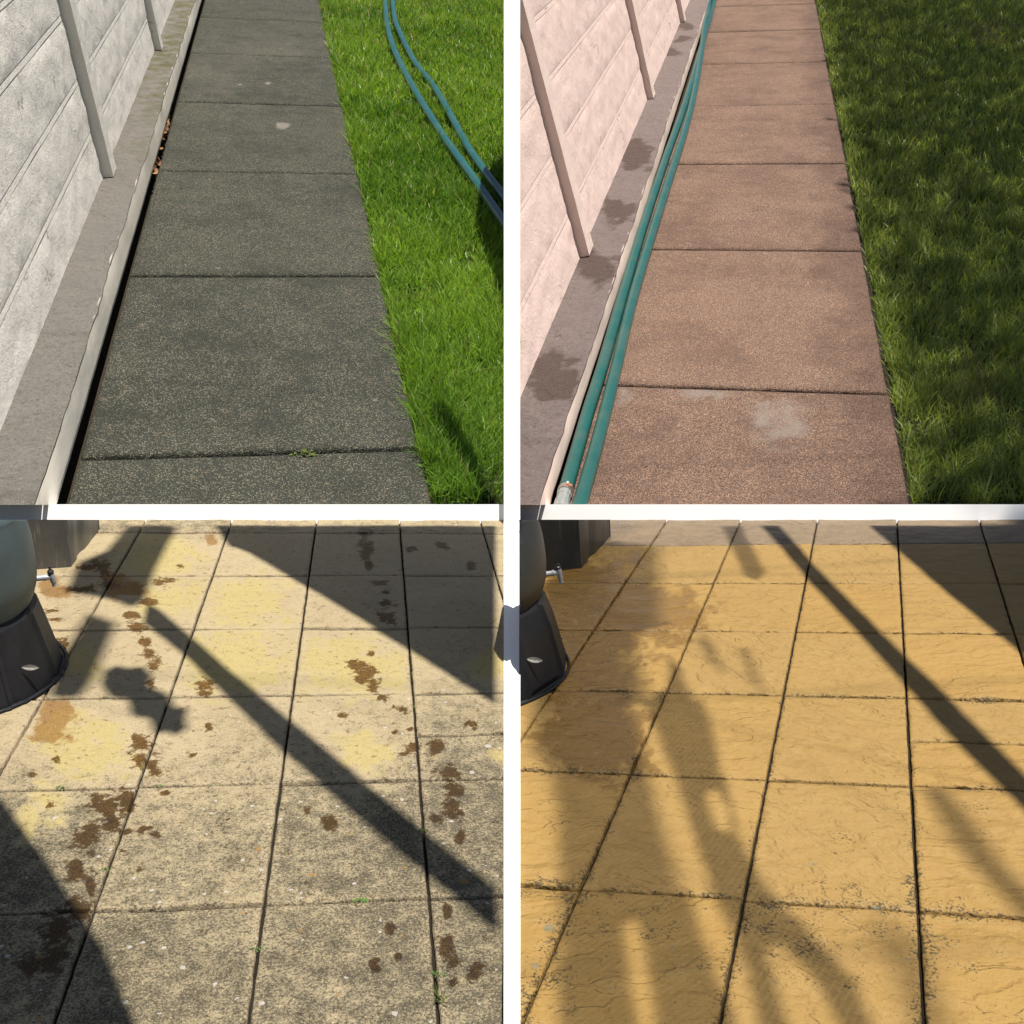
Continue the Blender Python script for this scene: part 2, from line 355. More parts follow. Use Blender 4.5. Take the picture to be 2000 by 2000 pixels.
def divider():
    """flush white edging standing in for the gap between two views, following whichever patio lies higher"""
    hw = 16 / F; V = []; ys = np.linspace(KR * 1.01, 0.62, 60)
    for y in ys:
        z = min(plot_z(P3, 0, y), plot_z(P4, 0, y)) * 0.994
        for x, yy in ((-hw * z, y * z + 0.12), (-hw * z, y * z), (hw * z, y * z), (hw * z, y * z + 0.12)): V.append([x, yy, z])
    n = len(ys); Fc = [[i * 4 + c_ + 1, i * 4 + c_, i * 4 + 4 + c_, i * 4 + 5 + c_] for i in range(n - 1) for c_ in range(3)]
    tag(view_obj('white_divider_strip', V, Fc, m_white), 'narrow white edging strip standing in for the gap between the two patio views', 'divider')
divider()

# ------------------------------------------------------------------ the two paths with wall and lawn
def blades(name, plot, U, Vv, base_w, hmin, hmax, wid, colf, label, leanv=(0, 0), seed=0):
    r = np.random.default_rng(seed); n = len(U)
    cl = fbm(U * 5, Vv * 5, seed + 3); cl2 = fbm(U * 1.3 + 7, Vv * 1.3, seed + 9)
    P = np.stack([U, Vv, np.full(n, base_w)], 1); z = plot.view(P)[:, 2]
    h = (hmin + (hmax - hmin) * r.random(n) ** 1.5) * (0.5 + 1.0 * cl); ang = r.random(n) * 2 * math.pi
    mag = h * (0.25 + 0.75 * r.random(n) ** 1.4)
    dx = np.cos(ang) * mag + leanv[0] * h; dy = np.sin(ang) * mag + leanv[1] * h
    face = r.random(n) * 2 * math.pi; w = wid * (0.6 + 0.8 * r.random(n)) * np.clip(z / 5.0, 0.8, 2.0)
    sx = np.cos(face) * w / 2; sy = np.sin(face) * w / 2
    up = np.sqrt(np.maximum(h * h - dx * dx - dy * dy, (0.25 * h) ** 2))
    B = P; Md = P + np.stack([dx * 0.38, dy * 0.38, up * 0.62], 1); T = P + np.stack([dx, dy, up], 1)
    S = np.stack([sx, sy, 0 * sx], 1)
    V = np.stack([B - S, B + S, Md - S * 0.8, Md + S * 0.8, T], 1).reshape(-1, 3)
    i0 = (np.arange(n) * 5)[:, None]; tri = np.concatenate([i0 + [0, 1, 3], i0 + [0, 3, 2], i0 + [2, 3, 4]], 1).reshape(-1, 3)
    me = bpy.data.meshes.new(name); me.vertices.add(len(V)); me.vertices.foreach_set('co', V.astype(np.float32).ravel())
    me.loops.add(tri.size); me.loops.foreach_set('vertex_index', tri.astype(np.int32).ravel())
    me.polygons.add(len(tri)); me.polygons.foreach_set('loop_start', np.arange(0, tri.size, 3, dtype=np.int32))
    me.update(calc_edges=True)
    C = colf(U, Vv, r, cl, cl2, n); C4 = np.ones((n, 5, 4), np.float32)
    C4[:, :, :3] = C[:, None, :]
    C4[:, 4, :3] *= 1.12
    a = me.attributes.new('gcol', 'FLOAT_COLOR', 'POINT'); a.data.foreach_set('color', C4.ravel())
    me.materials.append(m_grass); o = bpy.data.objects.new(name, me); link(o, plot)
    return tag(o, label, 'grass', kind='stuff')

def grass_points(plot, n, u_min, w, vmax, xmax_f, seed):
    """points on the lawn of a plot, thinner with distance"""
    r = np.random.default_rng(seed); v0 = -1.2; out = []
    got = 0
    while got < n:
        m_ = 200000; v = v0 + (vmax - v0) * r.random(m_) ** 1.5; u = u_min + (u_max_of(plot) - u_min) * r.random(m_)
        P = np.stack([u, v, np.full(m_, w)], 1); X = plot.view(P)
        ok = (X[:, 1] < -0.02) & (r.random(m_) < np.clip(4.0 / X[:, 2], 0.2, 1)) & (np.abs(X[:, 0]) < X[:, 2] * 0.62 + 0.15)
        ok &= r.random(m_) < np.clip((fbm(u * 9, v * 7, 91) - 0.30) * 4.5, 0.12 if plot.o[0] == 0 else 0.5, 1)
        if plot.o[0] == 0: ok &= X[:, 0] < -0.015
        out.append(np.stack([u, v], 1)[ok]); got += ok.sum()
    return np.concatenate(out)[:n].T
def u_max_of(plot): return plot.W + (4.6 if plot.o[0] == 0 else 4.2)

def hose(name, plot, px, w, rad, mt, label, group, parent=None, close_end=None):
    pts = np.array([plot.hit(x, y, (0, 0, 1), w_) for (x, y), w_ in zip(px, w if isinstance(w, (list, tuple)) else [w] * len(px))])
    pts = spline(pts, 110); V, Fc = tube_vf(pts, rad, 16)
    seg = np.linalg.norm(np.diff(pts, axis=0), axis=1); s = np.concatenate([[0], np.cumsum(seg)])
    me_attr = {'along': np.repeat(s, 16), 'around': np.tile(np.arange(16) / 16.0, len(pts))}
    return pts, V, Fc, me_attr
def hose_mat(name, c, dust):
    m, nt, b = mat(name, 0.33, 0.5); p = N(nt, 'TexCoord').outputs['Object']
    al = attr(nt, 'along'); ar = attr(nt, 'around')
    k1 = math_(nt, 'SINE', math_(nt, 'ADD', math_(nt, 'MULTIPLY', al, 620.0), math_(nt, 'MULTIPLY', ar, 6.2832 * 9)))
    k2 = math_(nt, 'SINE', math_(nt, 'SUBTRACT', math_(nt, 'MULTIPLY', al, 620.0), math_(nt, 'MULTIPLY', ar, 6.2832 * 9)))
    net = math_(nt, 'MAXIMUM', k1, k2)
    cc = mix(nt, nz(nt, p, 4, 4), tuple(x * 0.8 for x in c), tuple(x * 1.25 for x in c))
    cc = mix(nt, math_(nt, 'MULTIPLY', sstep(nt, net, 0.6, 0.95), 0.45), cc, tuple(min(1, x * 1.9 + 0.02) for x in c))
    cc = mix(nt, math_(nt, 'MULTIPLY', sstep(nt, nz(nt, p, 3.5, 6, 0.7), 0.42, 0.7), 0.75), cc, dust)
    nt.links.new(cc, b.inputs['Base Color']); bump(nt, b, nz(nt, p, 60, 3), 0.2, 0.004); return m
m_hose1 = hose_mat('green_hose', (0.007, 0.062, 0.063), (0.035, 0.10, 0.092))
m_hose2 = hose_mat('green_dusty_hose', (0.006, 0.062, 0.055), (0.045, 0.085, 0.070))

def path_plot(plot, mslab, mwall, mledge, mkerb, uk, hk, uw, lean, posts, bands, name_bits, nslab, damp_fn, worn_fn, pale_fn, wall_h, post_d, post_w, ledge_damp, moss, kerb_gap):
    W, L = plot.W, plot.L; pal, who = name_bits
    vmax = 15.5
    # bank that carries everything
    bank('bank', plot, [(-3.2, -2.2), (W + 5.2, -2.2), (W + 5.2, vmax + 0.6), (-3.2, vmax + 0.6)], -0.105, m_soil)
    # path: bed + slabs
    V, Fc = box_vf((0.03, -2.0, -0.10), (W + 0.02, vmax, -0.052))
    path = mesh_obj('path', V, Fc, m_mortar, plot, cuts=plot.cuts); tag(path, f'path of {pal} exposed aggregate slabs between wall plinth and lawn', kind='structure')
    for k_ in range(-1, nslab):
        g = 0.0105; v0 = k_ * L + g; v1 = (k_ + 1) * L - g; far = k_ > 3
        sd = 40 + k_ * 7 + (0 if plot is P1 else 300)
        tilt = (noise(sd * .7, 1.3) - .5) * 0.006; r0 = random.uniform(-0.004, 0.004)
        rel = lambda U, Vv: r0 + 0.003 * (fbm(U * 6, Vv * 6, sd) - .5) + tilt * (Vv - v0) / L
        V, Fc = slab_vf(kerb_gap + 0.006 * noise(k_, 2, 5), W - 0.006 * noise(k_, 3, 6), v0, v1, 0.05, 16 if far else 34, 16 if far else 44, 0.011, rel, sd)
        px = plot.pix(V); at = {'damp': damp_fn(px[:, 0], px[:, 1], V), 'worn': worn_fn(px[:, 0], px[:, 1], V), 'pale': pale_fn(px[:, 0], px[:, 1], V)}
        mesh_obj('slab', V, Fc, mslab, plot, path, org=((kerb_gap + W) / 2, (v0 + v1) / 2, 0), attrs=at, cuts=plot.cuts, smooth=True)
    # wall with plinth, posts and panels; the wall leans back a little (batter)
    wall = empty('garden_wall', plot, (uw, 3.0, -0.10)); tag(wall, f'{who} rendered panel wall with slim posts on a cement plinth', 'wall')
    tl = math.tan(lean); nu_ = np.array([math.cos(lean), 0, math.sin(lean)])     # outward normal
    # plinth: ledge (top) and painted face
    vs_ = np.linspace(-2.0, vmax, 340); nU = 9; us = np.linspace(uw - 0.03, uk - 0.006, nU)
    U, Vv = np.meshgrid(us, vs_, indexing='ij')
    e_w = 0.022 * (fbm(Vv * 2.2, Vv * 0, 5) - .5) + 0.014 * (fbm(Vv * 11, Vv * 0, 8) - .5)
    U = U + np.linspace(0, 1, nU)[:, None] * e_w * 0.8
    H = hk + 0.010 * (fbm(U * 7, Vv * 3, 21) - .5) + 0.006 * (fbm(U * 30, Vv * 30, 22) - .5)
    H[-1] -= 0.004
    V = np.stack([U, Vv, H], -1).reshape(-1, 3); idx = np.arange(V.shape[0]).reshape(U.shape)
    Fq = np.stack([idx[:-1, :-1], idx[1:, :-1], idx[1:, 1:], idx[:-1, 1:]], -1).reshape(-1, 4).tolist()
    px = plot.pix(V)
    mesh_obj('ledge', V, Fq, mledge, plot, wall, org=(uw, 3.0, hk), attrs={'damp': ledge_damp(px[:, 0], px[:, 1], V), 'moss': moss(px[:, 0], px[:, 1], V)}, cuts=plot.cuts, smooth=True)
    nW = 12; ws = np.linspace(-0.10, 1, nW); Wv, Vv = np.meshgrid(np.linspace(0, 1, nW), vs_, indexing='ij')
    topu = U[-1][None, :]; toph = H[-1][None, :] - 0.001
    lowe = 0.004 + 0.008 * fbm(Vv * 6, Vv * 0, 37); q_ = np.clip((Wv - 0.25) / 0.75, 0, 1)
    hh = np.where(Wv < 0.2, -0.10 + 0.10 * Wv / 0.2, lowe + (toph - lowe) * q_)
    uu = np.where(Wv < 0.2, uk - 0.045, uk + (topu - uk + 0.002) * q_ ** 3) + 0.003 * (fbm(Vv * 5, Wv * 3, 31) - .5)
    V = np.stack([uu, Vv, hh], -1).reshape(-1, 3); idx = np.arange(V.shape[0]).reshape(uu.shape)
    Fq = np.stack([idx[:-1, :-1], idx[:-1, 1:], idx[1:, 1:], idx[1:, :-1]], -1).reshape(-1, 4).tolist()
    mesh_obj('kerb_face', V, Fq, mkerb, plot, wall, org=(uk, 3.0, 0), attrs={'low': (1 - Wv).ravel()}, cuts=plot.cuts, smooth=True)
    # white smear of paint along the ledge edge
    sv = np.linspace(-2.0, vmax, 420); su = np.interp(sv, vs_, U[-1]) - 0.006; sh = np.interp(sv, vs_, H[-1]) - 0.001
    rad = 0.0006 + 0.0040 * np.clip(fbm(sv * 9, sv * 0, 77) * 4 - 2.2, 0, 1)
    V, Fc = tube_vf(np.stack([su, sv, sh], 1), rad, 6); mesh_obj('paint_smear', V, Fc, m_bead, plot, wall, org=(uk, 3, hk), cuts=plot.cuts, smooth=True)
    # wall surface: one grid per panel between bands and posts
    a_edges = [0.0] + bands + [wall_h]          # heights along the wall at which a band (joint strip) runs
    pv = [-2.0] + [p for p in posts] + [vmax]
    def wp(a, v, out): return np.array([uw - math.sin(lean) * a, v, hk - 0.004 + math.cos(lean) * a]) + nu_ * out
    back = [wp(-0.12, -2.0, -0.14), wp(wall_h, -2.0, -0.14), wp(wall_h, -2.0, -0.02), wp(-0.12, -2.0, -0.02)]
    V = np.array(back + [b + np.array([0, vmax + 2.0, 0]) for b in back]); Fc = [[0, 1, 2, 3], [7, 6, 5, 4], [0, 4, 5, 1], [1, 5, 6, 2], [2, 6, 7, 3], [3, 7, 4, 0]]
    mesh_obj('core', V, Fc, mwall, plot, wall, org=(uw, 3, hk), cuts=plot.cuts, cap=True)
    bw = 0.030
    for i in range(len(pv) - 1):
        for j in range(len(a_edges) - 1):
            v0 = pv[i] + (0.0 if i == 0 else post_w * 0.5); v1 = pv[i + 1]; a0 = a_edges[j] + (0 if j == 0 else bw / 2); a1 = a_edges[j + 1] - (bw / 2 if j < len(a_edges) - 2 else 0)
            n1 = max(6, int((v1 - v0) / 0.045)); n2 = max(4, int((a1 - a0) / 0.03))
            A_, B_ = np.meshgrid(np.linspace(a0, a1, n2), np.linspace(v0, v1, n1), indexing='ij')
            out = 0.010 + 0.014 * (fbm(A_ * 9, B_ * 9, 50 + j) - .5) + 0.010 * (fbm(A_ * 26, B_ * 20, 60) - .5)
            ed = np.zeros_like(out); ed[0, :] = ed[-1, :] = 1; out = np.where(ed > 0, 0.0075, out)
            if j == 0: out[0, :] = 0.01
            Pn = np.stack([uw - math.sin(lean) * A_, B_, hk - 0.004 + math.cos(lean) * A_], -1) + out[..., None] * nu_
            V = Pn.reshape(-1, 3); idx = np.arange(len(V)).reshape(A_.shape)
            Fq = np.stack([idx[:-1, :-1], idx[:-1, 1:], idx[1:, 1:], idx[1:, :-1]], -1).reshape(-1, 4).tolist()
            mesh_obj('panel', V, Fq, mwall, plot, wall, org=(uw, (v0 + v1) / 2, hk), cuts=plot.cuts, smooth=True)
    # flush smooth strips between the courses
    for j, a in enumerate(bands):
        n1 = 300; prof = [(-bw / 2 - 0.012, 0.003), (-bw / 2 + 0.003, 0.0072), (bw / 2 - 0.006, 0.0062), (bw / 2 + 0.008, 0.0035)]
        vv = np.linspace(-2.0, vmax, n1); V = []
        for v in vv:
            q = 0.008 * (float(fbm(v * 3, j * 5.0, 90)) - .5)
            V += [wp(a + pa + q, v, po) for pa, po in prof]
        Fq = [[i * 4 + c_, i * 4 + c_ + 1, i * 4 + 5 + c_, i * 4 + 4 + c_] for i in range(n1 - 1) for c_ in range(3)]
        mesh_obj('joint_strip', V, Fq, mwall, plot, wall, org=(uw, 3, hk + a), cuts=plot.cuts)
    # posts: near edge at v = p, standing proud of the wall
    for p in posts:
        n1 = 60; aa = np.linspace(0.0, wall_h + 0.02, n1); V = []
        for a in aa:
            q = 0.007 * (float(fbm(a * 14, p, 33)) - .5); q2 = 0.009 * (float(fbm(a * 11, p, 35)) - .5); foot = 0.02 * max(0, 1 - a / 0.10) ** 2
            V += [wp(a, p + q, -0.02), wp(a, p + q, post_d + q2 * .4 + foot * 0), wp(a, p + post_w * 0.85 + q2 + foot, post_d + q * .4), wp(a, p + post_w * 1.15 + q2 + foot, 0.006)]
        Fq = [[i * 4 + c_, i * 4 + c_ + 1, i * 4 + 5 + c_, i * 4 + 4 + c_] for i in range(n1 - 1) for c_ in range(3)]
        Fq.append([4 * (n1 - 1) + c_ for c_ in range(4)])
        mesh_obj('post', V, Fq, m_post1 if plot is P1 else m_post2, plot, wall, org=tuple(wp(0, p, 0)), cuts=plot.cuts)
    # lawn soil
    V, Fc = box_vf((W + 0.036, -2.0, -0.104), (W + 5.0, vmax, -0.045 if plot is P1 else -0.075))
    tag(mesh_obj('lawn', V, Fc, m_lawn, plot, cuts=plot.cuts), 'dark soil of the lawn under the grass', kind='structure')
    return path

def blobs(px, py, L_):
    f = np.zeros_like(px); w1 = fbm(px / 60, py / 45, 71) - .5; w2 = fbm(px / 60 + 40, py / 45, 73) - .5; w3 = fbm(px / 22, py / 16, 74) - .5
    px0, py0 = px, py
    for cx, cy, rx, ry in L_: f = np.maximum(f, 1 - np.sqrt(((px0 + w1 * rx * 1.1 + w3 * rx * .6 - cx) / rx) ** 2 + ((py0 + w2 * ry * 1.1 + w3 * ry * .6 - cy) / ry) ** 2))
    return np.clip(f, 0, 1)
Z = lambda x, y, V: np.zeros_like(x)
def wall_a(plot, x, y, uw, hk, lean):        # height along the leaning wall of a pixel
    n = np.array([math.cos(lean), 0, math.sin(lean)]); P = plot.hit(x, y, n, n @ np.array([uw, 0, hk]))
    return (P[2] - hk) / math.cos(lean)
le1 = math.radians(7.0); uk1, hk1, uw1 = -0.021, 0.155, -0.207
le2 = math.radians(13.2); uk2, hk2, uw2 = -0.0297, 0.1283, -0.265
b1 = [wall_a(P1, x, y, uw1, hk1, le1) for x, y in ((205, 770), (165, 500), (130, 175), (30, -10))]
b2 = [wall_a(P2, x, y, uw2, hk2, le2) for x, y in ((330, 560), (310, 330), (255, 150))] + [1.155]
pv1 = [P1.hit(375, 668, (0, 0, 1), hk1)[1], P1.hit(583, 190, (0, 0, 1), hk1)[1]]
pv2 = [P2.hit(258, 970, (0, 0, 1), hk2)[1], P2.hit(505, 376, (0, 0, 1), hk2)[1], P2.hit(625, 86, (0, 0, 1), hk2)[1]]
print('bands', b1, b2, 'posts', pv1, pv2, 'need h', wall_a(P1, 30, 10, uw1, hk1, le1), wall_a(P2, 10, 10, uw2, hk2, le2))
pv1 += [pv1[1] + (pv1[1] - pv1[0]) * k_ for k_ in (1, 2, 3)]; pv2 += [pv2[2] + 3.4]
path_plot(P1, m_path1, m_wall1, m_ledge1, m_kerb1, uk1, hk1, uw1, le1, pv1, sorted(b1), ('dark weathered', 'off white'), 9,
          Z, lambda x, y, V: blobs(x, y, [(800, 290, 190, 110), (1000, 200, 300, 60)]) * 1.6, lambda x, y, V: blobs(x, y, [(1068, 473, 34, 20), (1010, 315, 16, 9), (922, 180, 9, 6), (1185, 201, 14, 6), (902, 320, 8, 5), (1228, 155, 14, 6)]) * 2.2,
          1.18, 0.060, 0.16, Z, lambda x, y, V: np.clip((760 - y) / 500, 0, 1) * 0.85, -0.004)
path_plot(P2, m_path2, m_wall2, m_ledge2, m_kerb2, uk2, hk2, uw2, le2, pv2, sorted(b2), ('clean brown', 'pinkish white'), 9,
          lambda x, y, V: np.clip((V[:, 0] - 0.80) / 0.4, 0, 1) * 0.75 + blobs(x, y, [(1250, 1000, 260, 130)]) * 0.5, Z, lambda x, y, V: blobs(x, y, [(1010, 1600, 210, 190), (700, 1490, 260, 50), (420, 1500, 80, 60)]) * 1.15,
          1.37, 0.061, 0.18, lambda x, y, V: blobs(x, y, [(160, 1430, 150, 150), (320, 1020, 100, 100), (400, 800, 85, 75), (470, 590, 80, 75), (600, 195, 55, 26), (650, 100, 55, 20), (640, 150, 50, 18)]), Z, 0.0)

# ------------------------------------------------------------------ grass
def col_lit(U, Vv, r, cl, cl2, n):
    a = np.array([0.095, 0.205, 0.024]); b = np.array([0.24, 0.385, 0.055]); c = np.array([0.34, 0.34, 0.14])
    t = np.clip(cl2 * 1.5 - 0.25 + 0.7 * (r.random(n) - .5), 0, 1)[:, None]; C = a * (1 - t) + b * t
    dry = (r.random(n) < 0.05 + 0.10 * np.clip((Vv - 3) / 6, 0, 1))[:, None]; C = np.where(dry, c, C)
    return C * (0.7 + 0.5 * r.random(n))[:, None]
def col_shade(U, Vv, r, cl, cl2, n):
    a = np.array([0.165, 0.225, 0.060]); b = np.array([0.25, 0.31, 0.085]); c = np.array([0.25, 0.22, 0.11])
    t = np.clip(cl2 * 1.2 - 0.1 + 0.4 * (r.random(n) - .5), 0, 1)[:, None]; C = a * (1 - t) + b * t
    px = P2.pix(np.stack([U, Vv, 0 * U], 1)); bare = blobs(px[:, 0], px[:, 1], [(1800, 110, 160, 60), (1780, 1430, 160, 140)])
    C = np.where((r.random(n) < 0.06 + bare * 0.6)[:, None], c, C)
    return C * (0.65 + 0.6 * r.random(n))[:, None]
U, V_ = grass_points(P1, 135000, P1.W + 0.0, -0.05, 13.5, 0, 5)
blades('grass', P1, U, V_, -0.05, 0.055, 0.13, 0.0062, col_lit, 'bright sunlit mown grass beside the dark path', (-0.05, -0.1), 3)
U, V_ = grass_points(P2, 130000, P2.W + 0.025, -0.08, 14.8, 0, 6)
blades('grass', P2, U, V_, -0.08, 0.06, 0.125, 0.0052, col_shade, 'shaded dark green grass beside the brown path', (0, -0.1), 4)

# ------------------------------------------------------------------ hoses
pts, V, Fc, at = hose('h', P1, [(1450, -60), (1457, 58), (1470, 135), (1502, 222), (1558, 330), (1612, 420), (1682, 530), (1762, 640), (1838, 748), (1900, 838), (1935, 900)], 0.034, 0.0265, m_hose1, '', '')
root = mesh_obj('garden_hose', V, Fc, m_hose1, P1, org=pts[60], attrs=at, smooth=True, cuts=[P1.plane((-1, 0, 0), 0.008)])
tag(root, 'teal garden hose on the bright lawn, the one nearer the path', 'hose', 'hoses on the lawn')
pts, V, Fc, at = hose('h', P1, [(1478, -60), (1487, 58), (1508, 122), (1562, 230), (1640, 332), (1702, 440), (1762, 550), (1832, 652), (1900, 742), (1935, 795)], 0.036, 0.0255, m_hose1, '', '')
root = mesh_obj('garden_hose', V, Fc, m_hose1, P1, org=pts[60], attrs=at, smooth=True, cuts=[P1.plane((-1, 0, 0), 0.008)])
tag(root, 'teal garden hose on the bright lawn, the one farther from the path', 'hose', 'hoses on the lawn')
hr = 0.0278
pts, V, Fc, at = hose('h', P2, [(203, 1848), (240, 1720), (290, 1545), (345, 1370), (420, 1105), (503, 830), (583, 590), (642, 425), (692, 262), (728, 130), (748, 62), (772, -30), (800, -110)], hr, hr, m_hose2, '', '')
h2 = mesh_obj('garden_hose', V, Fc, m_hose2, P2, org=pts[30], attrs=at, smooth=True)
tag(h2, 'teal garden hose tight against the pinkish kerb, ending in a clamped metal connector', 'hose', 'hoses along the kerb')
d0 = pts[0] - pts[3]; d0 /= np.linalg.norm(d0); c0 = pts[0]
m_steel = simple('dull_steel', (0.42, 0.38, 0.34), 0.4, 0.5, 0.3, 60, 0.85, 0.2); m_rust = simple('rusty_screw', (0.28, 0.12, 0.07), 0.6, 0.4, 0.4, 90, 0.5, 0.3)
m_conn = simple('grey_connector', (0.20, 0.21, 0.20), 0.45, 0.5, 0.3, 40)
V, Fc = tube_vf([c0 - d0 * 0.004, c0 + d0 * 0.022], 0.0295, 22); clamp = mesh_obj('hose_clamp', V, Fc, m_steel, P2, h2, org=c0)
b0 = c0 + d0 * 0.009 + np.array([0.012, 0, 0.027]); V, Fc = tube_vf([b0 - np.array([0.012, 0, 0]), b0 + np.array([0.013, 0, -0.006])], 0.0085, 12); mesh_obj('screw', V, Fc, m_rust, P2, clamp, org=b0)
V, Fc = lathe_vf([(0.022, 0), (0.026, 0.004), (0.027, 0.03), (0.024, 0.034), (0.024, 0.06), (0.027, 0.066), (0.027, 0.12)], (0, 0, 0), 40, lambda t, z: 1 + 0.05 * (math.cos(t * 12) > 0))
Rm = Vector(d0).to_track_quat('Z', 'Y').to_matrix(); V = np.array([np.array(Rm @ Vector(v)) for v in V]) + c0 + d0 * 0.022
mesh_obj('connector', V, Fc, m_conn, P2, h2, org=c0, cuts=P2.cuts)
pts, V, Fc, at = hose('h', P2, [(238, 1960), (262, 1880), (327, 1650), (390, 1400), (455, 1130), (523, 900), (592, 680), (650, 500), (690, 340), (716, 185), (726, 100), (738, 50), (748, -20), (770, -110)], [hr] * 9 + [hr * 1.4, hr * 2.4, hr * 3.0, hr * 3, hr * 3], hr, m_hose2, '', '')
h3 = mesh_obj('garden_hose', V, Fc, m_hose2, P2, org=pts[30], attrs=at, smooth=True, cuts=P2.cuts)
tag(h3, 'dusty teal garden hose lying on the brown slabs, right one of the pair', 'hose', 'hoses along the kerb')

# ------------------------------------------------------------------ small leaves and weeds
def leaf_vf(L, w, curl, seed):
    r = random.Random(seed); V = []; n = 6
    for i in range(n + 1):
        t = i / n; ww = w * math.sin(math.pi * min(1, t * 0.93 + 0.05)) ** 0.8; z = curl * L * (t - .5) ** 2
        V += [[-ww / 2, (t - .5) * L, z + ww * 0.3], [0, (t - .5) * L, z], [ww / 2, (t - .5) * L, z + ww * 0.3 * r.uniform(.3, 1)]]
    Fc = [[i * 3 + c_, i * 3 + c_ + 1, i * 3 + 4 + c_, i * 3 + 3 + c_] for i in range(n) for c_ in (0, 1)]
    return np.array(V), Fc
def place(V, p, rz, rx=0.0, ry=0.0):
    Mr = (Matrix.Rotation(rz, 3, 'Z') @ Matrix.Rotation(rx, 3, 'X') @ Matrix.Rotation(ry, 3, 'Y'))
    return V @ np.array(Mr).T + np.array(p)
m_dead = simple('dead_leaf', (0.17, 0.085, 0.045), 0.8, 0.2, 0.6, 25); m_dead2 = simple('pale_dead_leaf', (0.30, 0.17, 0.07), 0.8, 0.2, 0.4, 25)
for i, (x, y) in enumerate([(640, 441), (633, 455), (637, 470), (629, 487), (626, 501), (622, 515), (618, 528), (630, 462), (601, 600), (596, 612), (592, 626), (588, 640), (598, 620), (586, 655), (612, 560), (626, 494)]):
    P = P1.hit(x, y, (0, 0, 1), 0.0); P[0] = min(P[0], 0.012) - 0.006; P[2] = -0.006
    V, Fc = leaf_vf(random.uniform(.05, .085), random.uniform(.02, .04), random.uniform(.3, 2), i)
    o = mesh_obj('dead_leaf', place(V, P, random.uniform(-.6, .6), random.uniform(-.3, .3), random.uniform(-.9, .9)), Fc, (m_dead, m_dead2)[i % 3 == 1], P1, org=P)
    tag(o, 'small dry brown leaf caught in the gap between white kerb and dark path', 'leaf', 'dry leaves in the kerb gap')
m_weed = simple('weed_leaf', (0.07, 0.15, 0.025), 0.6, 0.3, 0.5, 60); m_weed2 = simple('moss_leaf', (0.08, 0.11, 0.02), 0.7, 0.2, 0.5, 60)
def weed(plot, x, y, size, n, label, grassy=False, w=0.0, group=None, flat=1.0):
    P = plot.hit(x, y, (0, 0, 1), w); P[2] -= size * 0.15; V = []; Fc = []
    for i in range(n):
        a = random.uniform(0, 2 * math.pi); d = random.random() ** 0.7 * size * (0.35 if grassy else 1.0)
        if grassy:
            l = size * random.uniform(.8, 1.9); lv, lf = leaf_vf(l, l * 0.06, 0.5, i); lv = lv + np.array([0, l / 2, 0])
            lv = place(lv, P + np.array([math.cos(a) * d, math.sin(a) * d, 0]), a, random.uniform(.3, 1.2))
        else:
            l = size * random.uniform(.25, .5); lv, lf = leaf_vf(l, l * 0.7, 0.6, i)
            lv = place(lv, P + np.array([math.cos(a) * d * 1.4, math.sin(a) * d * 0.8, size * random.uniform(.15, .75) * (1.2 - d / size) * flat]), random.uniform(0, 6.3), random.uniform(-.6, .6), random.uniform(-.4, .4))
        b_ = len(V); V += lv.tolist(); Fc += [[q + b_ for q in f] for f in lf]
    o = mesh_obj('weed', V, Fc, m_weed if random.random() < .75 else m_weed2, plot, org=P)
    return tag(o, label, 'weed', group)
weed(P1, 1145, 1712, 0.030, 26, 'small green weed in the nearest joint of the dark path')
weed(P1, 1000, 77, 0.03, 8, 'tiny weed in the farthest joint of the dark path')
weed(P1, 685, 376, 0.022, 8, 'tiny weed at the kerb end of a dark path joint')

# ------------------------------------------------------------------ patios
def patio_common(nt, p, wet_attr=True): pass
def riven(nt, p, sc):
    """split-stone relief: wavy little scarps"""
    rz = N(nt, 'CombineXYZ', {2: math_(nt, 'SUBTRACT', math_(nt, 'MULTIPLY', N(nt, 'ObjectInfo').outputs['Random'], 1.3), 0.35)}).outputs[0]
    mp = N(nt, 'Mapping', {'Vector': N(nt, 'Mapping', {'Vector': p, 'Rotation': rz}).outputs[0], 'Scale': (0.38, 1.5, 1)}).outputs[0]
    w = N(nt, 'VectorMath', {0: mp, 1: N(nt, 'VectorMath', {0: N(nt, 'TexNoise', {'Vector': p, 'Scale': 9.0, 'Detail': 3.0}).outputs['Color'], 'Scale': 0.14}, operation='SCALE').outputs[0]}, operation='ADD').outputs[0]
    n = nz(nt, w, sc, 3, 0.5); st = math_(nt, 'MULTIPLY', n, 7.0); fl = math_(nt, 'FLOOR', st); fr = math_(nt, 'FRACT', st)
    h = math_(nt, 'DIVIDE', math_(nt, 'ADD', fl, sstep(nt, fr, 0.0, 0.42)), 7.0); k_ = sstep(nt, nz(nt, p, 7, 3), 0.40, 0.68)
    return math_(nt, 'ADD', math_(nt, 'MULTIPLY', h, k_), math_(nt, 'MULTIPLY', n, math_(nt, 'SUBTRACT', 1.0, k_)))
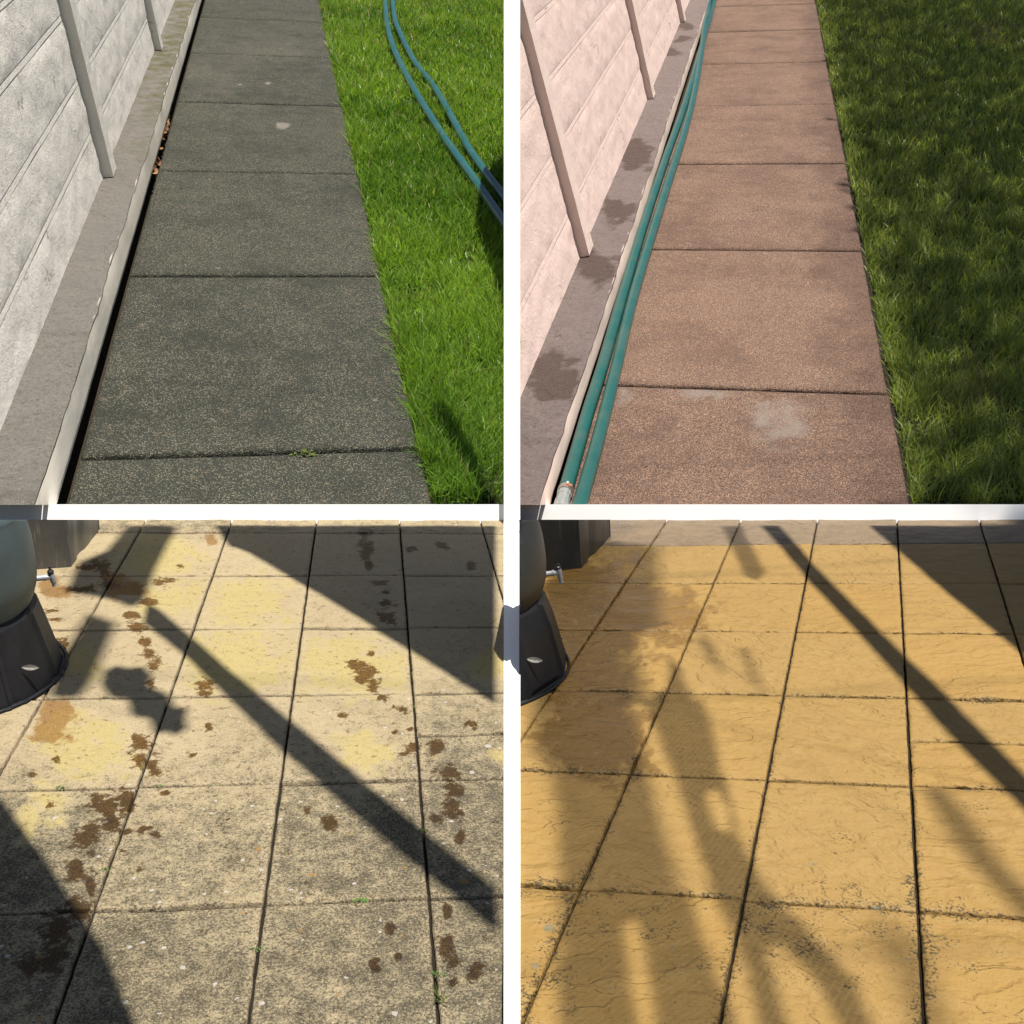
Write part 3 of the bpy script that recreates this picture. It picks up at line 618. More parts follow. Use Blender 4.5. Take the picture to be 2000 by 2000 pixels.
def mat_patio3():
    m, nt, b = mat('lichened_buff_slab', 0.85, 0.25); p = pos(nt); tc = p
    big = nz(nt, p, 5, 5, 0.6); med = nz(nt, p, 30, 7, 0.74); fine = nz(nt, p, 230, 4, 0.7); vf = nz(nt, p, 420, 2, 0.6)
    lich = attr(nt, 'lichen'); yel = attr(nt, 'yellow'); st = attr(nt, 'stain'); st2 = attr(nt, 'rust'); edge = attr(nt, 'edge')
    riv = riven(nt, p, 16)
    base = mix(nt, big, (0.28, 0.222, 0.130), (0.375, 0.310, 0.195))
    base = mix(nt, math_(nt, 'MULTIPLY', sstep(nt, math_(nt, 'ADD', yel, math_(nt, 'MULTIPLY', math_(nt, 'SUBTRACT', med, .5), 2.2)), 0.1, 1.0), 0.68), base, (0.345, 0.285, 0.100))
    base = mix(nt, math_(nt, 'MULTIPLY', edge, math_(nt, 'MULTIPLY', sstep(nt, med, 0.3, 0.6), 0.7)), base, (0.36, 0.29, 0.19))
    # grey-black lichen film: soft grey wash and hard dots
    wash = sstep(nt, math_(nt, 'ADD', math_(nt, 'MULTIPLY', lich, 0.40), med), 0.60, 1.0)
    wash = math_(nt, 'MULTIPLY', wash, math_(nt, 'SUBTRACT', 1.0, math_(nt, 'MULTIPLY', edge, 0.8)))
    base = mix(nt, math_(nt, 'MULTIPLY', wash, 0.66), base, (0.072, 0.066, 0.046))
    dots = sstep(nt, math_(nt, 'ADD', math_(nt, 'ADD', fine, math_(nt, 'MULTIPLY', med, 0.35)), math_(nt, 'MULTIPLY', lich, 0.24)), 0.86, 0.95)
    base = mix(nt, math_(nt, 'MULTIPLY', dots, 0.72), base, (0.035, 0.032, 0.024))
    # light worn crests
    crest = sstep(nt, vf, 0.56, 0.70)
    base = mix(nt, math_(nt, 'MULTIPLY', crest, 0.6), base, (0.50, 0.41, 0.235)); base = mix(nt, math_(nt, 'MULTIPLY', sstep(nt, nz(nt, p, 300, 2, 0.6), 0.54, 0.66), math_(nt, 'ADD', 0.12, math_(nt, 'MULTIPLY', lich, 0.45))), base, (0.035, 0.032, 0.024))
    # white and orange lichen rosettes
    wp = N(nt, 'VectorMath', {0: p, 1: N(nt, 'VectorMath', {0: N(nt, 'TexNoise', {'Vector': p, 'Scale': 150.0}).outputs['Color'], 'Scale': 0.008}, operation='SCALE').outputs[0]}, operation='ADD').outputs[0]
    for sc, th, kk, cc, gate in ((62, 0.82, 0.8, (0.42, 0.40, 0.37), 0.12), (26, 0.93, 1.5, (0.40, 0.385, 0.355), 0.4), (34, 0.86, 0.9, (0.27, 0.14, 0.03), 0.6)):
        v = vor(nt, N(nt, 'VectorMath', {0: wp, 1: (sc * 1.0, 0.3, 0)}, operation='ADD').outputs[0], sc); r = N(nt, 'SeparateColor', {0: v.outputs['Color']}).outputs[0]
        mk = math_(nt, 'LESS_THAN', v.outputs['Distance'], math_(nt, 'MULTIPLY', math_(nt, 'SUBTRACT', r, th), kk * 1.8))
        mk = math_(nt, 'MULTIPLY', mk, sstep(nt, lich, gate, gate + 0.25))
        base = mix(nt, math_(nt, 'MULTIPLY', mk, math_(nt, 'ADD', 0.35, math_(nt, 'MULTIPLY', fine, 0.7))), base, cc)
    # damp brown stains
    sm = sstep(nt, math_(nt, 'ADD', st, math_(nt, 'MULTIPLY', math_(nt, 'SUBTRACT', nz(nt, p, 70, 6, 0.75), .5), 2.8)), 0.18, 0.42)
    grain = sstep(nt, math_(nt, 'ADD', math_(nt, 'MULTIPLY', vf, 0.5), math_(nt, 'MULTIPLY', fine, 0.5)), 0.42, 0.62)
    sc_ = mix(nt, grain, (0.008, 0.006, 0.004), (0.19, 0.092, 0.010)); sc_ = mix(nt, math_(nt, 'MULTIPLY', lich, 0.9, 0.0, True), sc_, mix(nt, grain, (0.004, 0.0035, 0.003), (0.050, 0.026, 0.006)))
    base = mix(nt, math_(nt, 'MULTIPLY', sm, math_(nt, 'ADD', 0.72, math_(nt, 'MULTIPLY', st, 0.6), 0.0, True)), base, mix(nt, 0.78, mix(nt, 1.0, base, (0.5, 0.33, 0.12), 'MULTIPLY'), sc_))
    rm = sstep(nt, math_(nt, 'ADD', st2, math_(nt, 'MULTIPLY', math_(nt, 'SUBTRACT', med, .5), 1.2)), 0.1, 0.5)
    base = mix(nt, math_(nt, 'MULTIPLY', rm, 0.85), base, mix(nt, 0.35, mix(nt, 1.0, base, (0.70, 0.46, 0.22), 'MULTIPLY'), mix(nt, grain, (0.05, 0.025, 0.008), (0.28, 0.15, 0.035))))
    nt.links.new(base, b.inputs['Base Color'])
    nt.links.new(math_(nt, 'SUBTRACT', 0.88, math_(nt, 'MULTIPLY', sm, 0.3)), b.inputs['Roughness'])
    n1 = bump(nt, b, riv, 0.75, 0.016); n2 = bump(nt, b, med, 0.7, 0.008, n1); bump(nt, b, math_(nt, 'ADD', fine, vf), 0.7, 0.0025, n2)
    return m
def mat_patio4():
    m, nt, b = mat('cleaned_ochre_slab', 0.7, 0.35); p = pos(nt)
    big = nz(nt, p, 4, 4, 0.55); med = nz(nt, p, 24, 5, 0.6); fine = nz(nt, p, 210, 4, 0.7); vf = nz(nt, p, 420, 2)
    wet = attr(nt, 'wet'); spot = attr(nt, 'spots'); old = attr(nt, 'old')
    riv = riven(nt, p, 15)
    ob = N(nt, 'ObjectInfo').outputs['Random']; base = mix(nt, big, (0.225, 0.132, 0.034), (0.305, 0.188, 0.052)); base = mix(nt, math_(nt, 'MULTIPLY', ob, 0.6), base, (0.245, 0.160, 0.056))
    base = mix(nt, math_(nt, 'MULTIPLY', sstep(nt, med, 0.45, 0.75), 0.35), base, (0.30, 0.20, 0.068))
    base = mix(nt, math_(nt, 'MULTIPLY', sstep(nt, vf, 0.6, 0.75), 0.22), base, (0.16, 0.09, 0.03))
    base = mix(nt, math_(nt, 'MULTIPLY', old, 0.9), base, mix(nt, med, (0.10, 0.078, 0.05), (0.22, 0.165, 0.11)))
    d1 = sstep(nt, math_(nt, 'ADD', math_(nt, 'ADD', fine, math_(nt, 'MULTIPLY', med, 0.55)), math_(nt, 'MULTIPLY', spot, 0.21)), 1.00, 1.07)
    base = mix(nt, math_(nt, 'MULTIPLY', d1, 0.85), base, (0.035, 0.026, 0.012))
    wp = N(nt, 'VectorMath', {0: p, 1: N(nt, 'VectorMath', {0: N(nt, 'TexNoise', {'Vector': p, 'Scale': 130.0}).outputs['Color'], 'Scale': 0.012}, operation='SCALE').outputs[0]}, operation='ADD').outputs[0]
    v = vor(nt, wp, 22); r = N(nt, 'SeparateColor', {0: v.outputs['Color']}).outputs[0]
    mk = math_(nt, 'MULTIPLY', math_(nt, 'LESS_THAN', v.outputs['Distance'], math_(nt, 'MULTIPLY', math_(nt, 'SUBTRACT', r, 0.8), 1.3)), sstep(nt, spot, 0.35, 0.7))
    base = mix(nt, math_(nt, 'MULTIPLY', mk, 0.7), base, (0.15, 0.14, 0.09))
    wm = sstep(nt, math_(nt, 'ADD', wet, math_(nt, 'MULTIPLY', math_(nt, 'SUBTRACT', nz(nt, p, 14, 5, 0.6), .5), 0.7)), 0.15, 0.75)
    base = mix(nt, math_(nt, 'MULTIPLY', wm, 0.9), base, mix(nt, 1.0, base, (0.66, 0.61, 0.52), 'MULTIPLY'))
    nt.links.new(base, b.inputs['Base Color'])
    nt.links.new(math_(nt, 'SUBTRACT', 0.66, math_(nt, 'MULTIPLY', wm, 0.40)), b.inputs['Roughness'])
    n1 = bump(nt, b, riv, 1.0, 0.021); n2 = bump(nt, b, med, 0.7, 0.010, n1); bump(nt, b, fine, 0.6, 0.003, n2)
    return m
m_p3 = mat_patio3(); m_p4 = mat_patio4()
STAINS = [(1385, 75, 45, 22), (1385, 130, 45, 75), (1392, 195, 22, 45), (1550, 140, 32, 18), (1665, 130, 32, 20), (1780, 205, 32, 22), (1430, 268, 50, 13), (1455, 305, 25, 12), (1455, 350, 35, 22), (1455, 395, 42, 26), (1475, 415, 30, 16),
          (1345, 580, 42, 34), (1380, 610, 50, 50), (1410, 655, 38, 42), (1400, 530, 24, 18), (1450, 700, 34, 20), (1522, 745, 26, 20), (1488, 735, 14, 10), (555, 490, 34, 24), (560, 535, 34, 28), (580, 580, 36, 28), (565, 650, 22, 34), (775, 650, 46, 40), (775, 685, 40, 16),
          (790, 815, 18, 22), (725, 917, 22, 14), (545, 865, 52, 38), (525, 930, 50, 42), (575, 960, 40, 56), (385, 1110, 90, 66), (320, 1230, 76, 80), (290, 1350, 56, 74), (345, 1400, 28, 54), (470, 1090, 46, 66), (410, 1180, 60, 60), (215, 1590, 90, 96), (190, 1700, 80, 80), (300, 1500, 64, 50), (110, 1720, 70, 60),
          (1640, 880, 48, 42), (1690, 980, 58, 46), (1720, 1050, 52, 48), (1710, 1120, 60, 60), (1645, 1160, 42, 30), (1740, 1240, 34, 46), (1555, 890, 32, 34), (1525, 912, 30, 12), (1550, 820, 22, 12), (1490, 830, 18, 12), (1245, 1165, 40, 34), (1160, 1130, 22, 18), (1685, 1640, 40, 76), (1710, 1700, 26, 60), (1795, 1725, 60, 60), (1715, 1780, 22, 40),
          (1415, 1710, 36, 44), (1465, 1570, 32, 44), (1505, 1670, 28, 28), (860, 1160, 16, 10), (555, 1195, 50, 24), (590, 1220, 28, 14), (480, 1205, 30, 16), (520, 860, 36, 36), (215, 935, 30, 18), (120, 990, 24, 14), (190, 1110, 22, 14), (620, 262, 60, 20), (680, 205, 20, 12), (325, 205, 50, 20), (300, 290, 90, 22), (385, 205, 60, 40), (400, 270, 60, 30), (620, 1060, 30, 16), (460, 1275, 20, 14), (520, 1345, 20, 16),
          (230, 500, 40, 50), (195, 372, 34, 8), (195, 405, 40, 8), (530, 430, 44, 30), (505, 390, 50, 22), (560, 340, 60, 20), (1775, 800, 36, 22), (1690, 1510, 24, 30), (1240, 1190, 30, 20), (1290, 765, 26, 14)]
RUST = [(215, 770, 110, 85), (205, 840, 90, 50), (200, 285, 80, 45), (480, 290, 110, 60), (430, 250, 80, 40), (800, 100, 30, 50)]
YEL = [(330, 900, 230, 170), (900, 340, 260, 130), (900, 560, 330, 190), (1330, 590, 330, 160), (1400, 900, 170, 110), (600, 170, 220, 130), (180, 1090, 90, 110), (620, 330, 160, 90), (1880, 580, 120, 90), (300, 560, 110, 120), (1890, 920, 60, 50), (100, 1180, 60, 100)]

def patio(plot, mslab, name_bits, cols, rows, splits, fields, kw):
    W, L, sk = plot.W, plot.L, plot.skew
    lab, = name_bits
    c0, c1 = cols; r0, r1 = rows
    poly = [(c0 * W + sk * r0 * L, r0 * L), (c1 * W + sk * r0 * L, r0 * L), (c1 * W + sk * r1 * L, r1 * L), (c0 * W + sk * r1 * L, r1 * L)]
    bank('terrace', plot, poly, -0.026, m_mortar)
    V, Fc = [[x, y, -0.010] for x, y in poly] + [[x, y, -0.025] for x, y in poly], [[0, 1, 2, 3], [7, 6, 5, 4], [0, 4, 5, 1], [1, 5, 6, 2], [2, 6, 7, 3], [3, 7, 4, 0]]
    pat = mesh_obj('patio', V, Fc, m_mortar, plot, cuts=plot.cuts); tag(pat, lab, kind='structure')
    for i in range(c0, c1):
        for j in range(r0, r1):
            parts = splits.get((i, j), [(0.0, 1.0)])
            for a, b in parts:
                g = 0.0013; gv = 0.0030; u0 = i * W + g; u1 = (i + 1) * W - g; v0 = (j + a) * L + gv; v1 = (j + b) * L - gv
                cpx = plot.pix(np.array([[(u0 + u1) / 2 + sk * v0, (v0 + v1) / 2, 0]]))[0]
                vis = -150 < cpx[0] < 2080 and -120 < cpx[1] < 2080 + 150
                near = cpx[1] > 500
                sd = i * 31 + j * 57 + kw
                dr = (noise(sd * .37, 4.1) - .5) * 0.0022; tu = (noise(sd * .71, 2.2) - .5) * 0.004; tv = (noise(sd * .53, 7.7) - .5) * 0.004
                def rel(U, Vv):
                    h = fbm(U * 9 + sd, Vv * 9, 3); t = fbm(U * 7 + Vv * 5 + sd, Vv * 16 - U * 6, 8) * 5; s_ = (np.floor(t) + np.clip((t - np.floor(t)) / 0.3, 0, 1)) / 5
                    return dr + tu * (U - u0) / W + tv * (Vv - v0) / L + 0.0032 * (h - .5) + 0.0036 * (s_ - .5)
                n_ = (46, 58) if (vis and near) else (34, 40) if vis else (8, 8)
                V, Fc = slab_vf(u0, u1, v0, v1, 0.014, n_[0], max(6, int(n_[1] * (b - a))), 0.0034, rel, sd, sk, 0.7)
                px = plot.pix(V); at = fields(px[:, 0], px[:, 1], V, (u0, u1, v0, v1), i, j)
                ctr = ((u0 + u1) / 2 + sk * (v0 + v1) / 2, (v0 + v1) / 2, 0)
                mesh_obj('slab', V, Fc, mslab, plot, pat, org=ctr, attrs=at, cuts=plot.cuts, smooth=True)
    return pat
def edge_f(V, bx, w, sk=0.0):
    u = V[:, 0] - sk * V[:, 1]; d = np.minimum(np.minimum(u - bx[0], bx[1] - u), np.minimum(V[:, 1] - bx[2], bx[3] - V[:, 1])); return np.clip(1 - d / w, 0, 1)
def f3(x, y, V, bx, i, j):
    lich = np.clip((y - 560) / 700, 0, 1) * 0.75 + 0.12 + 0.3 * np.clip((x - 1350) / 300, 0, 1) * np.clip((y - 380) / 200, 0, 1)
    lich = lich + 0.35 * (fbm(V[:, 0] * 6, V[:, 1] * 6, 5) - .5) - 0.75 * blobs(x, y, YEL)
    lich += 0.35 * (noise(i * 3.7, j * 2.9, 3) - .5)
    lich += 0.45 * (y < 85)
    return {'lichen': np.clip(lich, 0, 1), 'yellow': np.clip(blobs(x, y, YEL) * 1.5, 0, 1), 'stain': blobs(x, y, STAINS), 'rust': blobs(x, y, RUST), 'edge': edge_f(V, bx, 0.018)}
WET4 = [(330, 330, 300, 230), (250, 500, 330, 230), (330, 850, 260, 230), (200, 280, 160, 120), (560, 380, 220, 150), (300, 60, 200, 60), (250, 640, 300, 120)]
SPOT4 = [(300, 980, 330, 120), (1180, 1400, 300, 110), (650, 700, 200, 40), (1150, 730, 160, 50), (1700, 790, 160, 90), (350, 1550, 500, 200), (1150, 1620, 500, 260), (1750, 1150, 200, 140), (200, 1420, 260, 70), (1650, 1470, 220, 70), (1780, 720, 130, 40), (420, 690, 180, 30), (200, 1780, 120, 90), (1000, 1490, 170, 60), (1230, 1240, 260, 160), (300, 860, 130, 80), (1850, 440, 60, 90), (1550, 1700, 250, 200)]
def f4(x, y, V, bx, i, j):
    e = edge_f(V, bx, 0.02, P4.skew)
    sp = blobs(x, y, SPOT4) * 0.75 + e * (0.45 + 0.55 * np.clip(y / 1400, 0, 1)) + 0.3 * np.clip((y - 900) / 900, 0, 1)
    return {'wet': np.clip(blobs(x, y, WET4) * 1.8, 0, 1), 'spots': np.clip(sp, 0, 1), 'old': np.where((j >= 5) & (y < 140), 1.0, 0.0)}
half = [(0.0, 0.48), (0.48, 1.0)]
patio(P3, m_p3, ('patio of lichen-stained buff riven slabs',), (-3, 6), (-2, 7), {(3, 1): half, (4, 1): half}, f3, 0)
patio(P4, m_p4, ('patio of cleaned ochre riven slabs',), (-2, 7), (-2, 7), {(3, 1): half}, f4, 500)

# ------------------------------------------------------------------ weeds on the lichened patio
for x, y, s, n, lb, gr in [(1360, 1468, .011, 30, 'rosette of small green leaves in a joint near the long shadow bar', False), (603, 1036, .006, 22, 'low green weeds strung along a patio joint', False), (232, 1040, .008, 26, 'green weed at the left end of the fourth patio joint', False),
                           (663, 699, .005, 14, 'tiny weed where two patio joints cross near the round shadow', False), (800, 1029, .005, 14, 'tiny weed on the fourth patio joint, middle slab', False), (1662, 1842, .016, 16, 'tuft of grass in the lower right patio joint', True), (968, 1650, .008, 20, 'small weed in the lower middle upright joint', False),
                           (1655, 1742, .008, 24, 'weed in the upright joint above the grass tuft', False), (1597, 1200, .007, 20, 'weed in the upright joint inside the long shadow bar', False), (397, 1350, .008, 18, 'weed in the upright joint beside the big brown stain', False), (1562, 735, .006, 14, 'tiny weed at the upper right patio crossing', False), (1553, 610, .006, 16, 'moss line in the upper right upright joint', False),
                           (243, 578, .007, 18, 'weed beside the skirt of the water butt stand', False), (228, 248, .005, 12, 'tiny weed under the tap', False), (395, 700, .006, 22, 'flat moss patch on the third patio joint', False), (1100, 1025, .004, 8, 'speck of weed at the middle crossing', False), (1145, 380, .005, 10, 'moss in the upright joint near the far shadow edge', False), (1785, 682, .006, 12, 'weed on the right joint at the shadow edge', False), (530, 965, .006, 12, 'weed in the left upright joint above the big stain', False), (1870, 832, .005, 10, 'weed on the half slab joint', False)]:
    weed(P3, x, y, s, n, lb, gr, 0.001, 'weeds in the patio joints', flat=0.6)

# ------------------------------------------------------------------ water butts, taps, metal boxes
def butt_group(plot, ax, base_pts, prof_pts, colb, cols_, lab_b, lab_s, lab_t, lab_l, tap, leafp, cut, tone):
    """ax: pixel column and row of the axis foot; profile read off the silhouette in the upright plane through the axis"""
    c = plot.hit(*ax, (0, 0, 1), 0.0)
    o_l = -plot.R.T @ plot.t; hv = c - o_l; hv[2] = 0; hv /= np.linalg.norm(hv); side = np.array([hv[1], -hv[0], 0])
    def rw(x, y):
        P = plot.hit(x, y, hv, hv @ c); return max(0.02, (P - c) @ side), P[2]
    cuts = cut
    # stand: tapered, ribbed, flared skirt
    pr = [rw(*q) for q in base_pts]
    m_st = simple('stand_plastic_' + tone, tuple(x * 0.55 for x in cols_), 0.5, 0.3, 0.6, 14, bmp=0.12)
    rib = lambda t, z: (math.cos(math.pi / 12) / math.cos((t + 0.13) % (math.pi / 6) - math.pi / 12)) * (1 + (0.035 if 0.12 < ((t + 0.13) % (math.pi / 6)) / (math.pi / 6) < 0.88 and z > pr[1][1] + 0.012 else 0.0) * (1 if z < pr[-1][1] - 0.01 else 0.3))
    prf = [(pr[0][0] * 1.0, 0.001)] + [(pr[0][0] * 1.012, 0.004), (pr[0][0], 0.008)] + [(r, z) for r, z in pr[1:]] + [(pr[-1][0] * 0.9, pr[-1][1] + 0.004)]
    dens = []
    for a, b in zip(prf[:-1], prf[1:]):
        k_ = 6 if abs(b[1] - a[1]) > 0.03 else 2
        for t in np.linspace(0, 1, k_, endpoint=False): dens.append((a[0] + (b[0] - a[0]) * t, a[1] + (b[1] - a[1]) * t))
    dens.append(prf[-1])
    st = empty('butt_stand', plot, (c[0], c[1], 0)); tag(st, lab_s, 'stand')
    V, Fc = lathe_vf(dens, (c[0], c[1], 0), 192, rib); mesh_obj('body', V, Fc, m_st, plot, st, org=(c[0], c[1], 0), cuts=cuts, cap=True)
    V, Fc = tube_vf(np.array([[c[0] + pr[0][0] * 1.008 * math.cos(t), c[1] + pr[0][0] * 1.008 * math.sin(t), 0.004] for t in np.linspace(0, 2 * math.pi, 90)]), 0.0035, 8)
    mesh_obj('rim', V, Fc, m_st, plot, st, org=(c[0], c[1], 0), cuts=cuts, smooth=True)
    # triangular slots in the stand's side
    # barrel
    pb = [rw(*q) for q in prof_pts]
    m_b = simple('barrel_plastic_' + tone, colb, 0.45, 0.4, 0.3, 9, bmp=0.06)
    bt = empty('water_butt', plot, (c[0], c[1], pb[0][1])); tag(bt, lab_b, 'water butt')
    zz = np.array([q[1] for q in pb]); rr = np.array([q[0] for q in pb])
    sm = spline(np.stack([rr, zz], 1), 40); rmax = sm[-1][0]; ztop = sm[-1][1]
    pf = [(sm[0][0] * 0.55, sm[0][1] - 0.004)] + sm.tolist() + [(rmax * 1.01, ztop + 0.10), (rmax * 1.03, ztop + 0.104), (rmax * 1.03, ztop + 0.118), (rmax * 1.0, ztop + 0.124), (rmax * 0.97, ztop + 0.26), (rmax * 0.9, ztop + 0.27)]
    V, Fc = lathe_vf(pf, (c[0], c[1], 0), 84); mesh_obj('barrel', V, Fc, m_b, plot, bt, org=(c[0], c[1], pb[0][1]), cuts=cuts, cap=True, smooth=False)
    for f in bt.children[0].data.polygons: f.use_smooth = len(f.vertices) < 6
    # lid
    V, Fc = lathe_vf([(rmax * 1.0, ztop + 0.272), (rmax * 1.0, ztop + 0.285), (rmax * 0.6, ztop + 0.30), (0.02, ztop + 0.305)], (c[0], c[1], 0), 60); mesh_obj('lid', V, Fc, m_st, plot, bt, org=(c[0], c[1], ztop), cuts=cuts, cap=True)
    # tap: stub out of the barrel, valve body, lever, spout
    m_tap = simple('grey_tap_plastic_' + tone, (0.27, 0.28, 0.30), 0.4, 0.5, 0.15, 80); m_lev = simple('black_lever_' + tone, (0.015, 0.015, 0.017), 0.4, 0.5, 0.2, 80)
    (x0, y0), (x1, y1), (x2, y2), (x3, y3) = tap
    q = lambda x, y: plot.hit(x, y, hv, hv @ c)
    a, b_, sp, lv = q(x0, y0), q(x1, y1), q(x2, y2), q(x3, y3); 
    wd = np.linalg.norm(q(x0, y0 + 22) - q(x0, y0)) * 0.5; a2 = a - side * wd * 1.4
    V, Fc = tube_vf([a2, a2 + (b_ - a2) * 0.62], wd * 0.92, 18); tp = mesh_obj('tap', V, Fc, m_tap, plot, bt, org=a, smooth=False); tp['label'] = lab_t
    V, Fc = tube_vf([a2, a2 + (b_ - a2) * 0.16], wd * 1.35, 6); mesh_obj('nut', V, Fc, m_lev, plot, tp, org=a)
    V, Fc = tube_vf([a2 + (b_ - a2) * 0.62, a2 + (b_ - a2) * 0.70], wd * 1.12, 18); mesh_obj('collar', V, Fc, m_tap, plot, tp, org=a)
    V, Fc = tube_vf([a2 + (b_ - a2) * 0.70, b_ + side * wd * .3], wd * 0.8, 18); mesh_obj('neck', V, Fc, m_tap, plot, tp, org=a)
    up_ = b_ + (b_ - sp) * 0.42
    V, Fc = tube_vf([up_, up_ + (sp - up_) * .3, up_ + (sp - up_) * 0.72], [wd * 0.95, wd * 1.0, wd * 0.86], 18); mesh_obj('valve', V, Fc, m_tap, plot, tp, org=b_)
    V, Fc = tube_vf([up_ + (sp - up_) * 0.72, up_ + (sp - up_) * 0.75, sp - (sp - up_) * .08, sp], [wd * 0.70, wd * 0.74, wd * 0.74, wd * .8], 18); mesh_obj('spout', V, Fc, m_tap, plot, tp, org=sp)
    V, Fc = tube_vf([up_ - (lv - up_) * .25, up_ + (lv - up_) * 0.3, up_ + (lv - up_) * 0.55], [wd * 0.95, wd * 1.05, wd * .6], 14); mesh_obj('lever_boss', V, Fc, m_lev, plot, tp, org=lv)
    V, Fc = tube_vf([up_ + (lv - up_) * 0.4, lv], [wd * 0.32, wd * 0.45], 8); mesh_obj('lever', V, Fc, m_lev, plot, tp, org=lv)
    # leaf lying on the skirt
    lx, ly = leafp; Pl = None
    best = 1e9
    d = np.array([(lx * K + plot.o[0] - 1000) / F, (ly * K + plot.o[1] - 1000) / F, 1.0]); dl = plot.R.T @ d
    for s_ in np.linspace(0.8, 4, 3000):
        X = o_l + s_ * dl; rad = np.hypot(X[0] - c[0], X[1] - c[1])
        rz = np.interp(X[2], [z for r, z in dens], [r * 1.03 for r, z in dens])
        if X[2] > 0 and rad < rz + 0.003: Pl = X; break
    if Pl is not None:
        ll = 60 * K / F * (plot.view([Pl])[0][2]); V, Fc = leaf_vf(ll, ll * 0.36, 0.5, 3)
        sv = side * 0.97 + np.array([0, 0, -0.22]); sv /= np.linalg.norm(sv); fw = -hv * 0.85 + np.array([0, 0, 0.5]); fw -= sv * (fw @ sv); fw /= np.linalg.norm(fw); ot = np.cross(sv, fw)
        V = V[:, [1]] * sv + V[:, [0]] * ot + V[:, [2]] * fw + Pl + fw * 0.004
        tag(mesh_obj('silver_leaf', V, Fc, simple('silver_leaf_' + tone, (0.20, 0.19, 0.175), 0.8, 0.2, 0.6, 220), plot, org=Pl), lab_l, 'leaf')
    return c
def ray_plane(plot, n): return (-plot.R.T @ plot.t, plot.dirl(n))
TOP3 = ray_plane(P3, (0, 1, -KR)); TOP4 = ray_plane(P4, (0, 1, -KR)); SIDE4 = ray_plane(P4, (1, 0, -14 / F)); no_cut = [TOP3]
butt_group(P3, (-222, 612), [(250, 604), (243, 575), (170, 400), (128, 305)], [(100, 338), (118, 306), (132, 262), (137, 215), (131, 150), (116, 75), (100, 25), (84, -20)],
           (0.060, 0.084, 0.090), (0.022, 0.022, 0.026), 'blue grey plastic water butt standing on the lichened patio', 'black plastic stand under the blue grey water butt', 'grey plastic tap on the blue grey water butt', 'silvery dead leaf on the stand of the blue grey butt',
           ((137, 250), (196, 245), (207, 278), (186, 205)), (112, 588), no_cut, 'grey')
butt_group(P4, (-222, 602), [(210, 590), (204, 560), (150, 380), (112, 290)], [(84, 330), (104, 298), (120, 255), (127, 215), (125, 150), (113, 75), (100, 28), (88, -10)],
           (0.024, 0.027, 0.027), (0.013, 0.013, 0.015), 'plastic water butt beside the ochre patio, its colour darkened for shade', 'black stand under the butt by the ochre patio, its colour darkened for shade', 'grey tap on the shade-darkened water butt', 'pale dead leaf on the stand of the shade-darkened butt',
           ((128, 235), (178, 228), (187, 266), (175, 196)), (84, 560), [SIDE4, TOP4], 'black')  # butt and stand: shade is put into their darker base colours
def metal_box(plot, fl, corner, far, label, c, tone, cut, hgt=0.55):
    A = plot.hit(*corner); B = plot.hit(*far); C = plot.hit(*fl); e1 = B - A; e2 = C - A
    e1[2] = e2[2] = 0; D = A + e2 * 3.0; E_ = B + e2 * 3.0
    m, nt, b = mat('galvanised_' + tone, 0.42, 0.5); b.inputs['Metallic'].default_value = 0.55; p = pos(nt)
    cc = mix(nt, nz(nt, p, 9, 5, 0.65), tuple(x * 0.65 for x in c), tuple(x * 1.3 for x in c))
    mp = N(nt, 'Mapping', {'Vector': p, 'Scale': (1, 1, 0.12)}).outputs[0]
    cc = mix(nt, math_(nt, 'MULTIPLY', sstep(nt, nz(nt, mp, 60, 4, 0.7), 0.56, 0.7), 0.6), cc, tuple(min(1, x * 2.6) for x in c))
    cc = mix(nt, sstep(nt, nz(nt, p, 100, 3, 0.8), 0.66, 0.7), cc, (0.02, 0.02, 0.02))
    nt.links.new(cc, b.inputs['Base Color']); bump(nt, b, nz(nt, mp, 14, 4), 0.5, 0.012)
    root = empty('metal_box', plot, A); tag(root, label, 'box')
    ring = [A, B, E_, D]; ctr = sum(ring) / 4; th = 0.006
    for i in range(4):
        a, b_ = ring[i], ring[(i + 1) % 4]; n_ = 12; V = []
        t = b_ - a; nrm = np.array([t[1], -t[0], 0]); nrm /= np.linalg.norm(nrm)
        if nrm @ (a - ctr) < 0: nrm = -nrm
        for s_ in np.linspace(0, 1, n_):
            for z in np.linspace(0.001, hgt, 10):
                bul = 0.007 * math.sin(math.pi * s_) * math.sin(math.pi * z / hgt) - (0.006 if 0 < s_ < 1 and (0.25 < s_ < 0.4) else 0)
                V.append(a + t * s_ + nrm * bul + np.array([0, 0, z]))
        for s_ in np.linspace(0, 1, n_):
            for z in np.linspace(0.001, hgt, 10): V.append(a + t * s_ - nrm * th + np.array([0, 0, z]))
        o_ = n_ * 10
        Fq = [[o * o_ + i_ * 10 + k_, o * o_ + (i_ + 1) * 10 + k_, o * o_ + (i_ + 1) * 10 + k_ + 1, o * o_ + i_ * 10 + k_ + 1] for o in (0, 1) for i_ in range(n_ - 1) for k_ in range(9)]
        Fq += [[i_ * 10 + 9, (i_ + 1) * 10 + 9, o_ + (i_ + 1) * 10 + 9, o_ + i_ * 10 + 9] for i_ in range(n_ - 1)]
        mesh_obj('side_panel', V, Fq, m, plot, root, org=a, cuts=cut, smooth=True)
    V = [list(q + np.array([0, 0, hgt - 0.03])) for q in ring]
    mesh_obj('top', V, [[0, 1, 2, 3]], m_soil, plot, root, org=A, cuts=cut)
metal_box(P3, (120, 218), (268, 208), (376, 66), 'dull grey galvanised metal box behind the blue grey butt', (0.125, 0.13, 0.135), 'grey', [TOP3])
